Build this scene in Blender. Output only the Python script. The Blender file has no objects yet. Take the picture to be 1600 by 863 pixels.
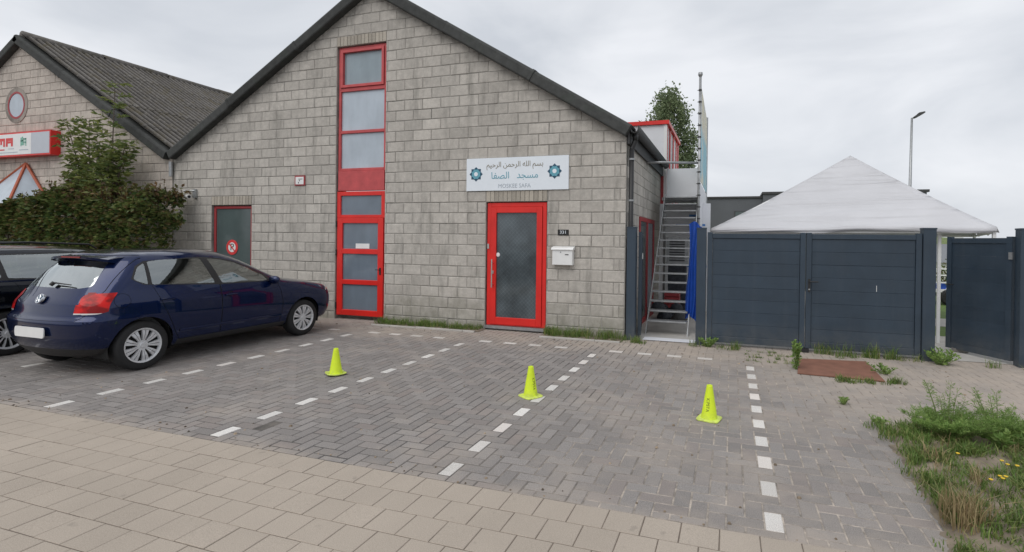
import bpy, bmesh, math, random
import numpy as np
from mathutils import Vector, Matrix

random.seed(7)
RNG = np.random.default_rng(11)
SC = bpy.context.scene
COL = SC.collection
PI = math.pi

# ------------------------------------------------------------------ camera
CAM_POS = Vector((1.7023, -8.5353, 1.6515))
YAW, PITCH, ROLL, FPX = -0.305922, -0.005931, 0.01257, 798.42
PPX, PPY = 89.91, -50.11
fw = Vector((math.sin(YAW) * math.cos(PITCH), math.cos(YAW) * math.cos(PITCH), math.sin(PITCH)))
rt = Vector((math.cos(YAW), -math.sin(YAW), 0.0))
up = rt.cross(fw)
rt2 = rt * math.cos(ROLL) + up * math.sin(ROLL)
up2 = up * math.cos(ROLL) - rt * math.sin(ROLL)
cam_d = bpy.data.cameras.new('camera')
cam = bpy.data.objects.new('camera', cam_d)
COL.objects.link(cam)
m = Matrix.Identity(4)
for r in range(3):
    m[r][0], m[r][1], m[r][2], m[r][3] = rt2[r], up2[r], -fw[r], CAM_POS[r]
cam.matrix_world = m
cam_d.sensor_fit = 'HORIZONTAL'
cam_d.sensor_width = 36.0
cam_d.lens = FPX * 36.0 / 1600.0
cam_d.shift_x = -PPX / 1600.0
cam_d.shift_y = PPY / 1600.0
cam_d.clip_start, cam_d.clip_end = 0.05, 3000.0
SC.camera = cam

# ------------------------------------------------------------------ sky and sun (overcast)
SUN_EL, SUN_AZ = math.radians(52), math.radians(200)      # azimuth clockwise from +Y (behind the camera, a little left)
world = bpy.data.worlds.new('World')
SC.world = world
world.use_nodes = True
nt = world.node_tree
nt.nodes.clear()
w_out = nt.nodes.new('ShaderNodeOutputWorld')
w_bg = nt.nodes.new('ShaderNodeBackground')
w_sky = nt.nodes.new('ShaderNodeTexSky')
w_sky.sky_type = 'NISHITA'
w_sky.sun_disc = False
w_sky.sun_elevation = SUN_EL
w_sky.sun_rotation = SUN_AZ
w_sky.dust_density = 3.0
w_co = nt.nodes.new('ShaderNodeTexCoord')
w_map = nt.nodes.new('ShaderNodeMapping')
w_map.inputs['Scale'].default_value = (1.0, 1.0, 2.6)
w_n = nt.nodes.new('ShaderNodeTexNoise')
w_n.inputs['Scale'].default_value = 2.1
w_n.inputs['Detail'].default_value = 5.0
w_n.inputs['Roughness'].default_value = 0.5
w_n.inputs['Distortion'].default_value = 0.4
w_r = nt.nodes.new('ShaderNodeValToRGB')
w_r.color_ramp.elements[0].position = 0.34
w_r.color_ramp.elements[0].color = (6.4, 6.75, 7.3, 1)
w_r.color_ramp.elements[1].position = 0.62
w_r.color_ramp.elements[1].color = (9.0, 9.2, 9.6, 1)
w_mix = nt.nodes.new('ShaderNodeMixRGB')
w_mix.inputs['Fac'].default_value = 0.93            # cloud cover over the clear sky
nt.links.new(w_co.outputs['Generated'], w_map.inputs['Vector'])
nt.links.new(w_map.outputs['Vector'], w_n.inputs['Vector'])
nt.links.new(w_n.outputs['Fac'], w_r.inputs['Fac'])
nt.links.new(w_sky.outputs['Color'], w_mix.inputs['Color1'])
nt.links.new(w_r.outputs['Color'], w_mix.inputs['Color2'])
nt.links.new(w_mix.outputs['Color'], w_bg.inputs['Color'])
w_bg.inputs['Strength'].default_value = 0.1
nt.links.new(w_bg.outputs['Background'], w_out.inputs['Surface'])

sun_d = bpy.data.lights.new('sun', 'SUN')
sun_d.energy = 1.3
sun_d.angle = math.radians(50)
sun_d.color = (1.0, 0.97, 0.93)
sun = bpy.data.objects.new('sun', sun_d)
COL.objects.link(sun)
sd = Vector((math.sin(SUN_AZ) * math.cos(SUN_EL), math.cos(SUN_AZ) * math.cos(SUN_EL), math.sin(SUN_EL)))
sun.rotation_euler = sd.to_track_quat('Z', 'Y').to_euler()
sun.location = (0, -20, 30)

SC.view_settings.view_transform = 'Standard'
SC.view_settings.look = 'None'
SC.view_settings.exposure = 0.0
SC.view_settings.gamma = 1.0
SC.view_settings.use_curve_mapping = False
SC.render.engine = 'CYCLES'
SC.cycles.max_bounces = 8
SC.cycles.transparent_max_bounces = 12
SC.cycles.use_denoising = True

# ------------------------------------------------------------------ materials
def srgb(r, g, b):
    def f(c):
        c /= 255.0
        return c / 12.92 if c <= 0.04045 else ((c + 0.055) / 1.055) ** 2.4
    return (f(r), f(g), f(b))

class NT:
    def __init__(s, name):
        s.m = bpy.data.materials.new(name)
        s.m.use_nodes = True
        s.t = s.m.node_tree
        s.b = s.t.nodes['Principled BSDF']
        s.out = s.t.nodes['Material Output']
        s._pos = None
    def n(s, kind, **kw):
        x = s.t.nodes.new(kind)
        for k, v in kw.items():
            setattr(x, k, v)
        return x
    def l(s, a, b):
        s.t.links.new(a, b)
    def pos(s):
        if s._pos is None:
            s._pos = s.n('ShaderNodeNewGeometry').outputs['Position']
        return s._pos
    def noise(s, scale, detail=4, rough=0.6, vec=None, dist=0.0):
        x = s.n('ShaderNodeTexNoise')
        x.inputs['Scale'].default_value = scale
        x.inputs['Detail'].default_value = detail
        x.inputs['Roughness'].default_value = rough
        x.inputs['Distortion'].default_value = dist
        s.l(vec if vec is not None else s.pos(), x.inputs['Vector'])
        return x.outputs['Fac']
    def math(s, op, a, b=None, clamp=False):
        x = s.n('ShaderNodeMath', operation=op, use_clamp=clamp)
        for i, v in enumerate((a, b)):
            if v is None:
                continue
            if isinstance(v, (int, float)):
                x.inputs[i].default_value = v
            else:
                s.l(v, x.inputs[i])
        return x.outputs[0]
    def ramp(s, v, lo, hi, a=0.0, b=1.0):
        x = s.n('ShaderNodeMapRange')
        x.clamp = True
        s.l(v, x.inputs[0])
        for i, q in enumerate((lo, hi, a, b)):
            x.inputs[i + 1].default_value = q
        return x.outputs[0]
    def mix(s, fac, a, b, mode='MIX'):
        x = s.n('ShaderNodeMixRGB', blend_type=mode)
        for i, v in enumerate((fac, a, b)):
            if isinstance(v, (int, float)):
                x.inputs[i].default_value = v
            elif isinstance(v, tuple):
                x.inputs[i].default_value = (v[0], v[1], v[2], 1)
            else:
                s.l(v, x.inputs[i])
        return x.outputs[0]
    def scale(s, col, v):
        """colour times a grey value socket"""
        c = s.n('ShaderNodeCombineColor')
        for i in range(3):
            s.l(v, c.inputs[i])
        return s.mix(1.0, col, c.outputs[0], 'MULTIPLY')
    def rnd(s):
        """per-piece random number: object random for single pieces, face attribute for joined ones"""
        o = s.n('ShaderNodeObjectInfo').outputs['Random']
        a = s.n('ShaderNodeAttribute', attribute_name='rnd').outputs['Fac']
        return s.math('FRACT', s.math('ADD', o, a))
    def bump(s, h, strength=0.3, dist=0.01):
        x = s.n('ShaderNodeBump')
        x.inputs['Strength'].default_value = strength
        x.inputs['Distance'].default_value = dist
        s.l(h, x.inputs['Height'])
        s.l(x.outputs[0], s.b.inputs['Normal'])
    def xyz(s):
        x = s.n('ShaderNodeSeparateXYZ')
        s.l(s.pos(), x.inputs[0])
        return x.outputs
    def color(s, c):
        if isinstance(c, tuple):
            s.b.inputs['Base Color'].default_value = (c[0], c[1], c[2], 1)
        else:
            s.l(c, s.b.inputs['Base Color'])
    def set(s, **kw):
        for k, v in kw.items():
            k = k.replace('_', ' ')
            for i in s.b.inputs:
                if i.name.lower() == k.lower():
                    if isinstance(v, (int, float)):
                        i.default_value = v
                    else:
                        s.l(v, i)
        return s

def plain(name, col, rough=0.55, metal=0.0, var=0.08, nscale=6.0, bump=0.0, bscale=120.0, spec=0.5, coat=0.0, rnd=0.0):
    k = NT(name)
    f = k.ramp(k.noise(nscale, 5), 0.3, 0.7, 1 - var, 1 + var)
    if rnd:
        f = k.math('MULTIPLY', f, k.ramp(k.rnd(), 0, 1, 1 - rnd, 1 + rnd))
    k.color(k.scale(col, f))
    k.set(roughness=rough, metallic=metal, specular_ior_level=spec, coat_weight=coat)
    if coat:
        k.set(coat_roughness=0.03)
    if bump:
        k.bump(k.noise(bscale, 3), bump, 0.004)
    return k.m

def concrete_block(name, col, warm=0.0, stain=1.0):
    k = NT(name)
    x, y, z = k.xyz()
    r = k.rnd()
    f = k.ramp(r, 0, 1, 0.89, 1.09)
    f = k.math('MULTIPLY', f, k.ramp(k.noise(95, 3, 0.7), 0.3, 0.7, 0.86, 1.14))
    f = k.math('MULTIPLY', f, k.ramp(k.noise(1.1, 4), 0.3, 0.7, 0.86, 1.08))
    f = k.math('MULTIPLY', f, k.ramp(k.noise(11, 5, 0.7), 0.28, 0.72, 0.84, 1.14))
    c = k.scale(col, f)
    # rain streaks and grime: long vertical blotches
    mp = k.n('ShaderNodeMapping')
    mp.inputs['Scale'].default_value = (2.6, 2.6, 0.5)
    k.l(k.pos(), mp.inputs['Vector'])
    st = k.ramp(k.noise(1.6, 6, 0.65, mp.outputs[0]), 0.52, 0.74, 0, 0.55 * stain)
    c = k.mix(st, c, (0.13, 0.125, 0.11))
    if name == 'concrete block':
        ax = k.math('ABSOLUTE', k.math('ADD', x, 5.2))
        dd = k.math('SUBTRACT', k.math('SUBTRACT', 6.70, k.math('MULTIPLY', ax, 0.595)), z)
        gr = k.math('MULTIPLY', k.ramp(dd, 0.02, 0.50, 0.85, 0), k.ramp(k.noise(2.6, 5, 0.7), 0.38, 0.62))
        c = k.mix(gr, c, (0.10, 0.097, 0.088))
    # dark algae below about 0.5 m, ragged
    low = k.ramp(k.math('ADD', z, k.ramp(k.noise(3.0, 5), 0.3, 0.7, -0.35, 0.35)), 0.05, 0.60, 0.50 * stain, 0)
    c = k.mix(low, c, (0.17, 0.165, 0.12))
    k.color(c)
    k.set(roughness=0.9, specular_ior_level=0.2)
    h = k.math('ADD', k.noise(150, 4, 0.7), k.math('MULTIPLY', k.noise(28, 3), 0.6))
    k.bump(h, 0.45, 0.006)
    return k.m

MAT = {}
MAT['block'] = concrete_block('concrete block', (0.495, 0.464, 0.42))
MAT['block_tan'] = concrete_block('tan concrete block', (0.55, 0.49, 0.435), stain=0.8)
def mortar(name, a, b):
    k = NT(name)
    f = k.ramp(k.noise(1.1, 6, 0.7), 0.44, 0.68)
    c = k.mix(f, a, b)
    c = k.scale(c, k.ramp(k.noise(60, 3), 0.3, 0.7, 0.85, 1.15))
    k.color(c); k.set(roughness=0.95, specular_ior_level=0.1)
    k.bump(k.noise(120, 3), 0.4, 0.005)
    return k.m
MAT['mortar'] = mortar('mortar', (0.36, 0.343, 0.315), (0.13, 0.125, 0.115))
MAT['mortar_tan'] = mortar('tan mortar', (0.36, 0.325, 0.29), (0.17, 0.155, 0.14))
MAT['brick'] = plain('lintel brick', (0.40, 0.362, 0.305), 0.9, var=0.12, nscale=30, bump=0.4, rnd=0.16)

def paver_mat(name, col, dust, dcol, white=False):
    k = NT(name)
    x, y, z = k.xyz()
    r = k.rnd()
    f = k.ramp(r, 0, 1, 0.88, 1.12)
    f = k.math('MULTIPLY', f, k.ramp(k.noise(170, 3, 0.8), 0.34, 0.66, 0.66, 1.34))
    c = k.scale(col, f)
    # a few pavers are a little redder
    c = k.mix(k.ramp(k.math('FRACT', k.math('MULTIPLY', r, 7.31)), 0.75, 1.0, 0, 0.35), c, (col[0] * 1.08, col[1] * 0.95, col[2] * 0.90))
    # windblown sand: towards the wall and the gates, and ragged patches elsewhere
    n1 = k.noise(1.15, 6, 0.62)
    n2 = k.noise(5.0, 5, 0.65)
    a = k.ramp(y, -1.7, -0.75, 0, 0.62)
    b = k.math('MULTIPLY', k.ramp(x, 1.9, 3.2, 0, 0.62), k.ramp(y, -3.9, -2.0, 0.0, 1))
    e = k.ramp(y, -5.28, -5.46, 0, 0.36)
    g = k.ramp(x, -1.2, 1.4, 0, 0.16)
    d = k.math('ADD', k.math('MAXIMUM', k.math('MAXIMUM', a, b), e), g)
    d = k.math('ADD', d, k.ramp(n1, 0.35, 0.72, -0.30, 0.40))
    d = k.math('ADD', d, k.ramp(n2, 0.3, 0.7, -0.16, 0.16))
    d = k.math('MULTIPLY', k.math('MULTIPLY', d, dust, True), 0.82)
    c = k.mix(d, c, dcol)
    # oil and tyre grime
    o = k.ramp(k.noise(2.2, 5, 0.6, dist=0.6), 0.62, 0.80, 0, 0.35)
    c = k.mix(o, c, (0.11, 0.105, 0.10))
    k.color(c)
    k.set(roughness=0.88, specular_ior_level=0.25)
    k.bump(k.noise(260, 3, 0.7), 0.5, 0.004)
    return k.m
SAND = (0.44, 0.375, 0.315)
MAT['paver'] = paver_mat('grey paver', (0.250, 0.232, 0.220), 1.0, SAND)
MAT['white_paver'] = paver_mat('white paver', (0.65, 0.63, 0.60), 0.55, SAND)
MAT['slab'] = None
def slab_mat():
    k = NT('sidewalk slab')
    x, y, z = k.xyz()
    r = k.rnd()
    f = k.ramp(r, 0, 1, 0.965, 1.035)
    f = k.math('MULTIPLY', f, k.ramp(k.noise(180, 3, 0.8), 0.34, 0.66, 0.80, 1.20))
    f = k.math('MULTIPLY', f, k.ramp(k.noise(0.9, 5), 0.3, 0.7, 0.92, 1.07))
    c = k.scale((0.392, 0.340, 0.285), f)
    sp = k.ramp(k.noise(9, 2, 0.4), 0.70, 0.76, 0, 0.4)
    c = k.mix(sp, c, (0.22, 0.195, 0.17))
    k.color(c)
    k.set(roughness=0.9, specular_ior_level=0.2)
    k.bump(k.noise(260, 3, 0.7), 0.4, 0.003)
    return k.m
MAT['slab'] = slab_mat()
def joint_mat():
    k = NT('joint sand')
    x, y, z = k.xyz()
    f = k.math('ADD', k.ramp(x, -0.6, 1.3, 0, 0.9), k.ramp(k.noise(1.6, 4), 0.3, 0.7, -0.35, 0.35), True)
    f = k.math('MULTIPLY', f, k.ramp(k.noise(11, 3), 0.35, 0.65, 0.35, 1))
    c = k.mix(f, (0.095, 0.09, 0.085), (0.48, 0.42, 0.36))
    c = k.scale(c, k.ramp(k.noise(160, 3), 0.3, 0.7, 0.8, 1.2))
    k.color(c); k.set(roughness=0.95, specular_ior_level=0.1)
    return k.m
MAT['joint'] = joint_mat()
MAT['slab_joint'] = plain('slab joint sand', (0.15, 0.122, 0.098), 0.95, var=0.3, nscale=9)
MAT['earth'] = plain('sandy earth', (0.21, 0.172, 0.130), 0.95, var=0.45, nscale=7, bump=0.9, bscale=45)
MAT['concrete'] = plain('pale concrete', (0.44, 0.42, 0.39), 0.85, var=0.14, nscale=2.5, bump=0.2)
MAT['red'] = plain('red paint', (0.68, 0.020, 0.014), 0.38, var=0.12, nscale=2.2)
MAT['red_faded'] = plain('faded red paint', (0.50, 0.075, 0.078), 0.55, var=0.16, nscale=5)
MAT['dark_red'] = plain('dull dark red paint', (0.34, 0.04, 0.045), 0.5, var=0.1)
MAT['anthracite'] = plain('anthracite coated aluminium', (0.034, 0.049, 0.068), 0.46, var=0.10, nscale=3.0, bump=0.08, bscale=400)
def anthracite():
    k = NT('anthracite coated aluminium')
    x, y, z = k.xyz()
    c = k.scale((0.032, 0.050, 0.072), k.math('MULTIPLY', k.ramp(k.noise(2.2, 5), 0.3, 0.7, 0.88, 1.12), k.ramp(k.rnd(), 0, 1, 0.94, 1.06)))
    mp = k.n('ShaderNodeMapping'); mp.inputs['Scale'].default_value = (9, 9, 0.7); k.l(k.pos(), mp.inputs['Vector'])
    st = k.ramp(k.noise(1.0, 5, 0.65, mp.outputs[0]), 0.50, 0.78, 0, 0.08)
    c = k.mix(st, c, (0.16, 0.16, 0.155))
    du = k.math('MULTIPLY', k.ramp(z, 0.0, 0.45, 0.32, 0.0), k.ramp(k.noise(5, 5, 0.7), 0.35, 0.65, 0.15, 1))
    c = k.mix(du, c, (0.20, 0.185, 0.16))
    k.color(c)
    k.set(roughness=k.ramp(k.noise(3, 4), 0.3, 0.7, 0.36, 0.58), specular_ior_level=0.45)
    k.bump(k.noise(1.3, 2), 0.10, 0.02)
    return k.m
MAT['anthracite'] = anthracite()
def scuffed(name, col, dark):
    k = NT(name)
    x, y, z = k.xyz()
    c = k.scale(col, k.ramp(k.noise(14, 4), 0.3, 0.7, 0.93, 1.05))
    c = k.mix(k.ramp(k.noise(38, 5, 0.75), 0.56, 0.72, 0, 0.55), c, dark)
    c = k.mix(k.math('MULTIPLY', k.ramp(z, 0.0, 0.08, 0.55, 0), k.ramp(k.noise(25, 4), 0.4, 0.6)), c, (0.30, 0.29, 0.16))
    k.color(c); k.set(roughness=0.5, specular_ior_level=0.35)
    return k.m
MAT['black'] = plain('black plastic', (0.018, 0.018, 0.019), 0.5, var=0.1)
MAT['rubber'] = plain('tyre rubber', (0.016, 0.016, 0.017), 0.8, var=0.2, nscale=20)
MAT['dark_trim'] = plain('dark grey trim', (0.055, 0.055, 0.056), 0.7, var=0.15, nscale=8)
MAT['white'] = plain('white paint', (0.78, 0.78, 0.77), 0.4, var=0.04)
MAT['white_panel'] = plain('white cladding', (0.72, 0.73, 0.76), 0.5, var=0.05, nscale=2)
MAT['sign_white'] = plain('sign board white', (0.78, 0.83, 0.88), 0.35, var=0.02)
MAT['galv'] = plain('galvanised steel', (0.36, 0.37, 0.375), 0.42, metal=0.6, var=0.18, nscale=14)
MAT['steel'] = plain('brushed steel', (0.62, 0.60, 0.57), 0.32, metal=0.9, var=0.08, nscale=40)
MAT['rust'] = plain('rusty steel plate', (0.225, 0.105, 0.070), 0.8, var=0.16, nscale=7, bump=0.3)
MAT['neon'] = scuffed('neon yellow plastic', (0.66, 0.82, 0.03), (0.47, 0.54, 0.05))
MAT['neon_base'] = scuffed('pale neon yellow plastic', (0.70, 0.84, 0.15), (0.45, 0.50, 0.16))
MAT['ink'] = plain('black print', (0.012, 0.012, 0.012), 0.6)
MAT['teal'] = plain('teal print', (0.12, 0.36, 0.45), 0.5, var=0.02)
MAT['navy'] = plain('dark teal print', (0.018, 0.075, 0.13), 0.5, var=0.02)
MAT['gold'] = plain('dark gold print', (0.22, 0.19, 0.13), 0.5, var=0.02)
MAT['grey_print'] = plain('grey print', (0.42, 0.47, 0.52), 0.5, var=0.02)
MAT['green_print'] = plain('green print', (0.16, 0.45, 0.34), 0.5, var=0.02)
MAT['red_print'] = plain('red print', (0.66, 0.05, 0.05), 0.5, var=0.02)
MAT['pale_screen'] = plain('pale blue grey sheet', (0.50, 0.53, 0.58), 0.45, var=0.03)
MAT['blue_print'] = plain('blue print', (0.05, 0.20, 0.50), 0.5, var=0.02)
MAT['tarp'] = plain('blue tarpaulin', (0.012, 0.07, 0.38), 0.42, var=0.12, nscale=9)
MAT['wood'] = plain('bark', (0.10, 0.08, 0.06), 0.9, var=0.3, nscale=12, bump=0.5)
MAT['stem'] = plain('green stem', (0.16, 0.20, 0.07), 0.7, var=0.2)
MAT['junk'] = plain('dark clutter', (0.035, 0.04, 0.05), 0.7, var=0.5, nscale=14)
MAT['grey_render'] = plain('dark grey rendered wall', (0.125, 0.132, 0.145), 0.85, var=0.06, nscale=1.5)
MAT['interior'] = plain('dark car interior', (0.11, 0.115, 0.12), 0.8, var=0.1)
MAT['liner'] = plain('wheel arch liner', (0.010, 0.010, 0.010), 0.9)

def canopy_mat():
    k = NT('white canopy fabric')
    x, y, z = k.xyz()
    f = k.ramp(k.noise(1.2, 4), 0.3, 0.7, 0.95, 1.04)
    k.color(k.scale((0.73, 0.73, 0.755), f))
    k.set(roughness=0.7, specular_ior_level=0.2)
    mp = k.n('ShaderNodeMapping')
    mp.inputs['Scale'].default_value = (0.35, 0.35, 5.5)
    k.l(k.pos(), mp.inputs['Vector'])
    h = k.noise(1.1, 1, 0.4, mp.outputs[0], 1.2)
    k.bump(h, 0.55, 0.16)
    tr = k.n('ShaderNodeBsdfTranslucent')
    tr.inputs[0].default_value = (0.6, 0.6, 0.62, 1)
    mx = k.n('ShaderNodeMixShader')
    mx.inputs[0].default_value = 0.25
    k.l(k.b.outputs[0], mx.inputs[1]); k.l(tr.outputs[0], mx.inputs[2]); k.l(mx.outputs[0], k.out.inputs[0])
    return k.m
MAT['canopy'] = canopy_mat()

def frosted(name, col, rough=0.12, var=0.10, nscale=1.4, spec=0.5):
    k = NT(name)
    f = k.ramp(k.noise(nscale, 4), 0.3, 0.7, 1 - var, 1 + var)
    mp = k.n('ShaderNodeMapping'); mp.inputs['Scale'].default_value = (5.0, 5.0, 0.8); k.l(k.pos(), mp.inputs['Vector'])
    f = k.math('MULTIPLY', f, k.ramp(k.noise(1.0, 5, 0.6, mp.outputs[0]), 0.3, 0.7, 0.93, 1.07))
    k.color(k.scale(col, f))
    k.set(roughness=k.ramp(k.noise(6, 5, 0.7), 0.35, 0.7, rough * 0.5, rough * 2.2), specular_ior_level=spec)
    k.bump(k.noise(2.5, 2), 0.05, 0.03)
    return k.m
MAT['pane_sky'] = frosted('obscured glass upper', (0.44, 0.50, 0.56), 0.12)  # milky film, made paler: the reflected sky is put into the colour
MAT['pane_top'] = frosted('clear glass upper', (0.27, 0.33, 0.365), 0.05)  # reflected sky is put into this base colour too
MAT['pane_grey'] = frosted('grey film glass', (0.155, 0.19, 0.23), 0.10)
MAT['pane_green'] = frosted('dark green glass', (0.085, 0.112, 0.112), 0.12)
def door_glass():
    k = NT('patterned dark door glass')
    g = k.n('ShaderNodeTexVoronoi')
    mp = k.n('ShaderNodeMapping')
    mp.inputs['Rotation'].default_value = (0, math.radians(45), 0)
    mp.inputs['Scale'].default_value = (19, 19, 19)
    k.l(k.pos(), mp.inputs['Vector'])
    ck = k.n('ShaderNodeTexBrick')
    ck.inputs['Scale'].default_value = 1.0
    sw = k.n('ShaderNodeSeparateXYZ'); k.l(mp.outputs[0], sw.inputs[0])
    cb = k.n('ShaderNodeCombineXYZ'); k.l(sw.outputs[0], cb.inputs[0]); k.l(sw.outputs[2], cb.inputs[1])
    k.l(cb.outputs[0], ck.inputs['Vector'])
    ck.offset = 0.0
    ck.inputs['Mortar Size'].default_value = 0.035
    ck.inputs['Brick Width'].default_value = 1.0
    ck.inputs['Row Height'].default_value = 1.0
    c = k.mix(ck.outputs['Fac'], (0.052, 0.066, 0.074), (0.088, 0.105, 0.114))
    c = k.scale(c, k.ramp(k.noise(1.6, 4, 0.6), 0.35, 0.65, 0.65, 1.6))  # broad lighter and darker blotches painted in for soft reflections
    k.color(c); k.set(roughness=0.09, specular_ior_level=0.7)
    return k.m
MAT['door_glass'] = door_glass()

def roof_sheet():
    k = NT('weathered fibre cement')
    r = k.rnd()
    f = k.math('MULTIPLY', k.ramp(r, 0, 1, 0.85, 1.12), k.ramp(k.noise(22, 5, 0.7), 0.3, 0.7, 0.7, 1.3))
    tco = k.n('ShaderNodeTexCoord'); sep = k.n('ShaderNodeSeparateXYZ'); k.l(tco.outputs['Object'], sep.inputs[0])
    crest = k.ramp(sep.outputs[2], 0.012, 0.062)  # dirt in the troughs, with the corrugations' light and dark stripes strengthened in colour
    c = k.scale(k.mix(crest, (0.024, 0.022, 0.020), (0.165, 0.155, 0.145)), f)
    li = k.ramp(k.noise(9, 6, 0.75), 0.56, 0.70, 0, 0.7)
    c = k.mix(li, c, (0.27, 0.26, 0.235))
    mo = k.ramp(k.noise(3, 6, 0.75), 0.50, 0.68, 0, 0.65)
    c = k.mix(mo, c, (0.10, 0.085, 0.05))
    k.color(c); k.set(roughness=0.95, specular_ior_level=0.1)
    k.bump(k.noise(60, 4), 0.5, 0.01)
    return k.m
MAT['roof'] = roof_sheet()
def verge_mat():
    k = NT('dark fibre cement verge')
    f = k.math('MULTIPLY', k.ramp(k.noise(7, 5, 0.7), 0.3, 0.7, 0.75, 1.2), k.ramp(k.rnd(), 0, 1, 0.85, 1.15))
    c = k.scale((0.062, 0.064, 0.062), f)
    c = k.mix(k.ramp(k.noise(3, 5, 0.7), 0.55, 0.75, 0, 0.35), c, (0.05, 0.075, 0.05))
    k.color(c); k.set(roughness=0.85, specular_ior_level=0.2)
    k.bump(k.noise(50, 4), 0.35, 0.008)
    return k.m
MAT['verge'] = verge_mat()

def leaf_mat(name, cols, trans=0.3, rough=0.55):
    k = NT(name)
    r = k.rnd()
    cr = k.n('ShaderNodeValToRGB')
    el = cr.color_ramp.elements
    while len(el) < len(cols):
        el.new(0.5)
    for i, c in enumerate(cols):
        el[i].position = i / (len(cols) - 1)
        el[i].color = (c[0], c[1], c[2], 1)
    k.l(r, cr.inputs[0])
    col = k.scale(cr.outputs[0], k.ramp(k.noise(3.0, 3), 0.3, 0.7, 0.8, 1.2))
    k.color(col); k.set(roughness=rough, specular_ior_level=0.3)
    tr = k.n('ShaderNodeBsdfTranslucent')
    k.l(col, tr.inputs[0])
    mx = k.n('ShaderNodeMixShader')
    mx.inputs[0].default_value = trans
    k.l(k.b.outputs[0], mx.inputs[1]); k.l(tr.outputs[0], mx.inputs[2]); k.l(mx.outputs[0], k.out.inputs[0])
    return k.m
MAT['hedge_leaf'] = leaf_mat('beech hedge leaves', [(0.035, 0.066, 0.022), (0.055, 0.095, 0.028), (0.10, 0.14, 0.040), (0.21, 0.23, 0.075), (0.10, 0.14, 0.04), (0.075, 0.095, 0.03), (0.17, 0.12, 0.05), (0.07, 0.08, 0.03)], rough=0.33)
MAT['red_leaf'] = leaf_mat('browning beech shoots', [(0.10, 0.055, 0.030), (0.17, 0.10, 0.04), (0.17, 0.17, 0.055), (0.11, 0.13, 0.04), (0.09, 0.045, 0.035)])
MAT['sapling_leaf'] = leaf_mat('ash leaves', [(0.10, 0.15, 0.05), (0.16, 0.205, 0.06), (0.26, 0.28, 0.085), (0.12, 0.17, 0.06)], trans=0.4)
MAT['poplar_leaf'] = leaf_mat('poplar leaves', [(0.15, 0.20, 0.11), (0.20, 0.255, 0.135), (0.29, 0.34, 0.19), (0.17, 0.22, 0.12)], trans=0.45)
MAT['grass'] = leaf_mat('grass blades', [(0.085, 0.15, 0.035), (0.13, 0.205, 0.05), (0.20, 0.27, 0.075), (0.30, 0.29, 0.12), (0.11, 0.19, 0.045), (0.15, 0.23, 0.055), (0.10, 0.18, 0.04)])
MAT['dry_grass'] = leaf_mat('dry grass', [(0.36, 0.28, 0.15), (0.42, 0.34, 0.19), (0.24, 0.17, 0.09), (0.30, 0.25, 0.12)])
MAT['weed'] = leaf_mat('weed leaves', [(0.16, 0.27, 0.070), (0.21, 0.34, 0.09), (0.32, 0.44, 0.13), (0.19, 0.29, 0.09)], trans=0.4)
MAT['yellow'] = plain('yellow petals', (0.75, 0.50, 0.02), 0.6)
MAT['lawn'] = plain('mown lawn', (0.10, 0.16, 0.035), 0.9, var=0.25, nscale=5, bump=0.5, bscale=30)
MAT['hill'] = plain('wooded slope', (0.13, 0.17, 0.05), 0.95, var=0.5, nscale=1.2, bump=0.8, bscale=3)
MAT['house_white'] = plain('white rendered wall', (0.66, 0.66, 0.65), 0.8, var=0.04)
MAT['slate'] = plain('grey roof tiles', (0.19, 0.20, 0.215), 0.8, var=0.15, nscale=9)

def car_paint(name, col):
    k = NT(name)
    k.color(k.scale(col, k.ramp(k.noise(2.0, 3), 0.3, 0.7, 0.96, 1.04)))
    k.set(roughness=0.22, metallic=0.55, specular_ior_level=0.08, coat_weight=1.0, coat_roughness=0.02, coat_ior=1.42)
    return k.m
MAT['paint_blue'] = car_paint('dark blue metallic paint', (0.0030, 0.0115, 0.058))
MAT['paint_black'] = car_paint('blue black paint', (0.008, 0.010, 0.016))
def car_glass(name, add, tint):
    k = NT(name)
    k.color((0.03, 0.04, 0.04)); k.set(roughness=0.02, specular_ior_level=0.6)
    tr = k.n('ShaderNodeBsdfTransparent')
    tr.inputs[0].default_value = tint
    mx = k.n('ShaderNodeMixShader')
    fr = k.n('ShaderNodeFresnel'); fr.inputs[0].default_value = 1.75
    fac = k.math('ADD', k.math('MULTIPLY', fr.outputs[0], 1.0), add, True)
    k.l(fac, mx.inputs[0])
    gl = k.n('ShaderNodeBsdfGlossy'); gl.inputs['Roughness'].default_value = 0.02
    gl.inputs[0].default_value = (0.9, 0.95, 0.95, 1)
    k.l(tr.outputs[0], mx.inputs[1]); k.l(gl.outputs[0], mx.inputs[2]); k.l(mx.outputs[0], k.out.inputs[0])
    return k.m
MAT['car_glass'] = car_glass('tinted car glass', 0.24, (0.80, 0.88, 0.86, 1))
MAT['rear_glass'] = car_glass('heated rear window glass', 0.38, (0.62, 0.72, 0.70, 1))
def lamp_red():
    k = NT('red tail lamp lens')
    mp = k.n('ShaderNodeMapping'); mp.inputs['Scale'].default_value = (7, 7, 13)
    k.l(k.pos(), mp.inputs['Vector'])
    f = k.noise(1.0, 2, 0.5, mp.outputs[0])
    k.color(k.mix(k.ramp(f, 0.45, 0.62), (0.22, 0.002, 0.002), (0.58, 0.008, 0.006)))
    k.set(roughness=0.3, specular_ior_level=0.1, coat_weight=0.35)
    return k.m
MAT['lamp_red'] = lamp_red()
MAT['lamp_clear'] = plain('clear lamp lens', (0.62, 0.60, 0.58), 0.1, var=0.05, coat=1.0)
MAT['amber'] = plain('dark red lens', (0.28, 0.03, 0.02), 0.15, coat=1.0)
MAT['silver'] = plain('silver wheel paint', (0.62, 0.63, 0.65), 0.38, metal=0.25, var=0.04, nscale=30)
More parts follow.
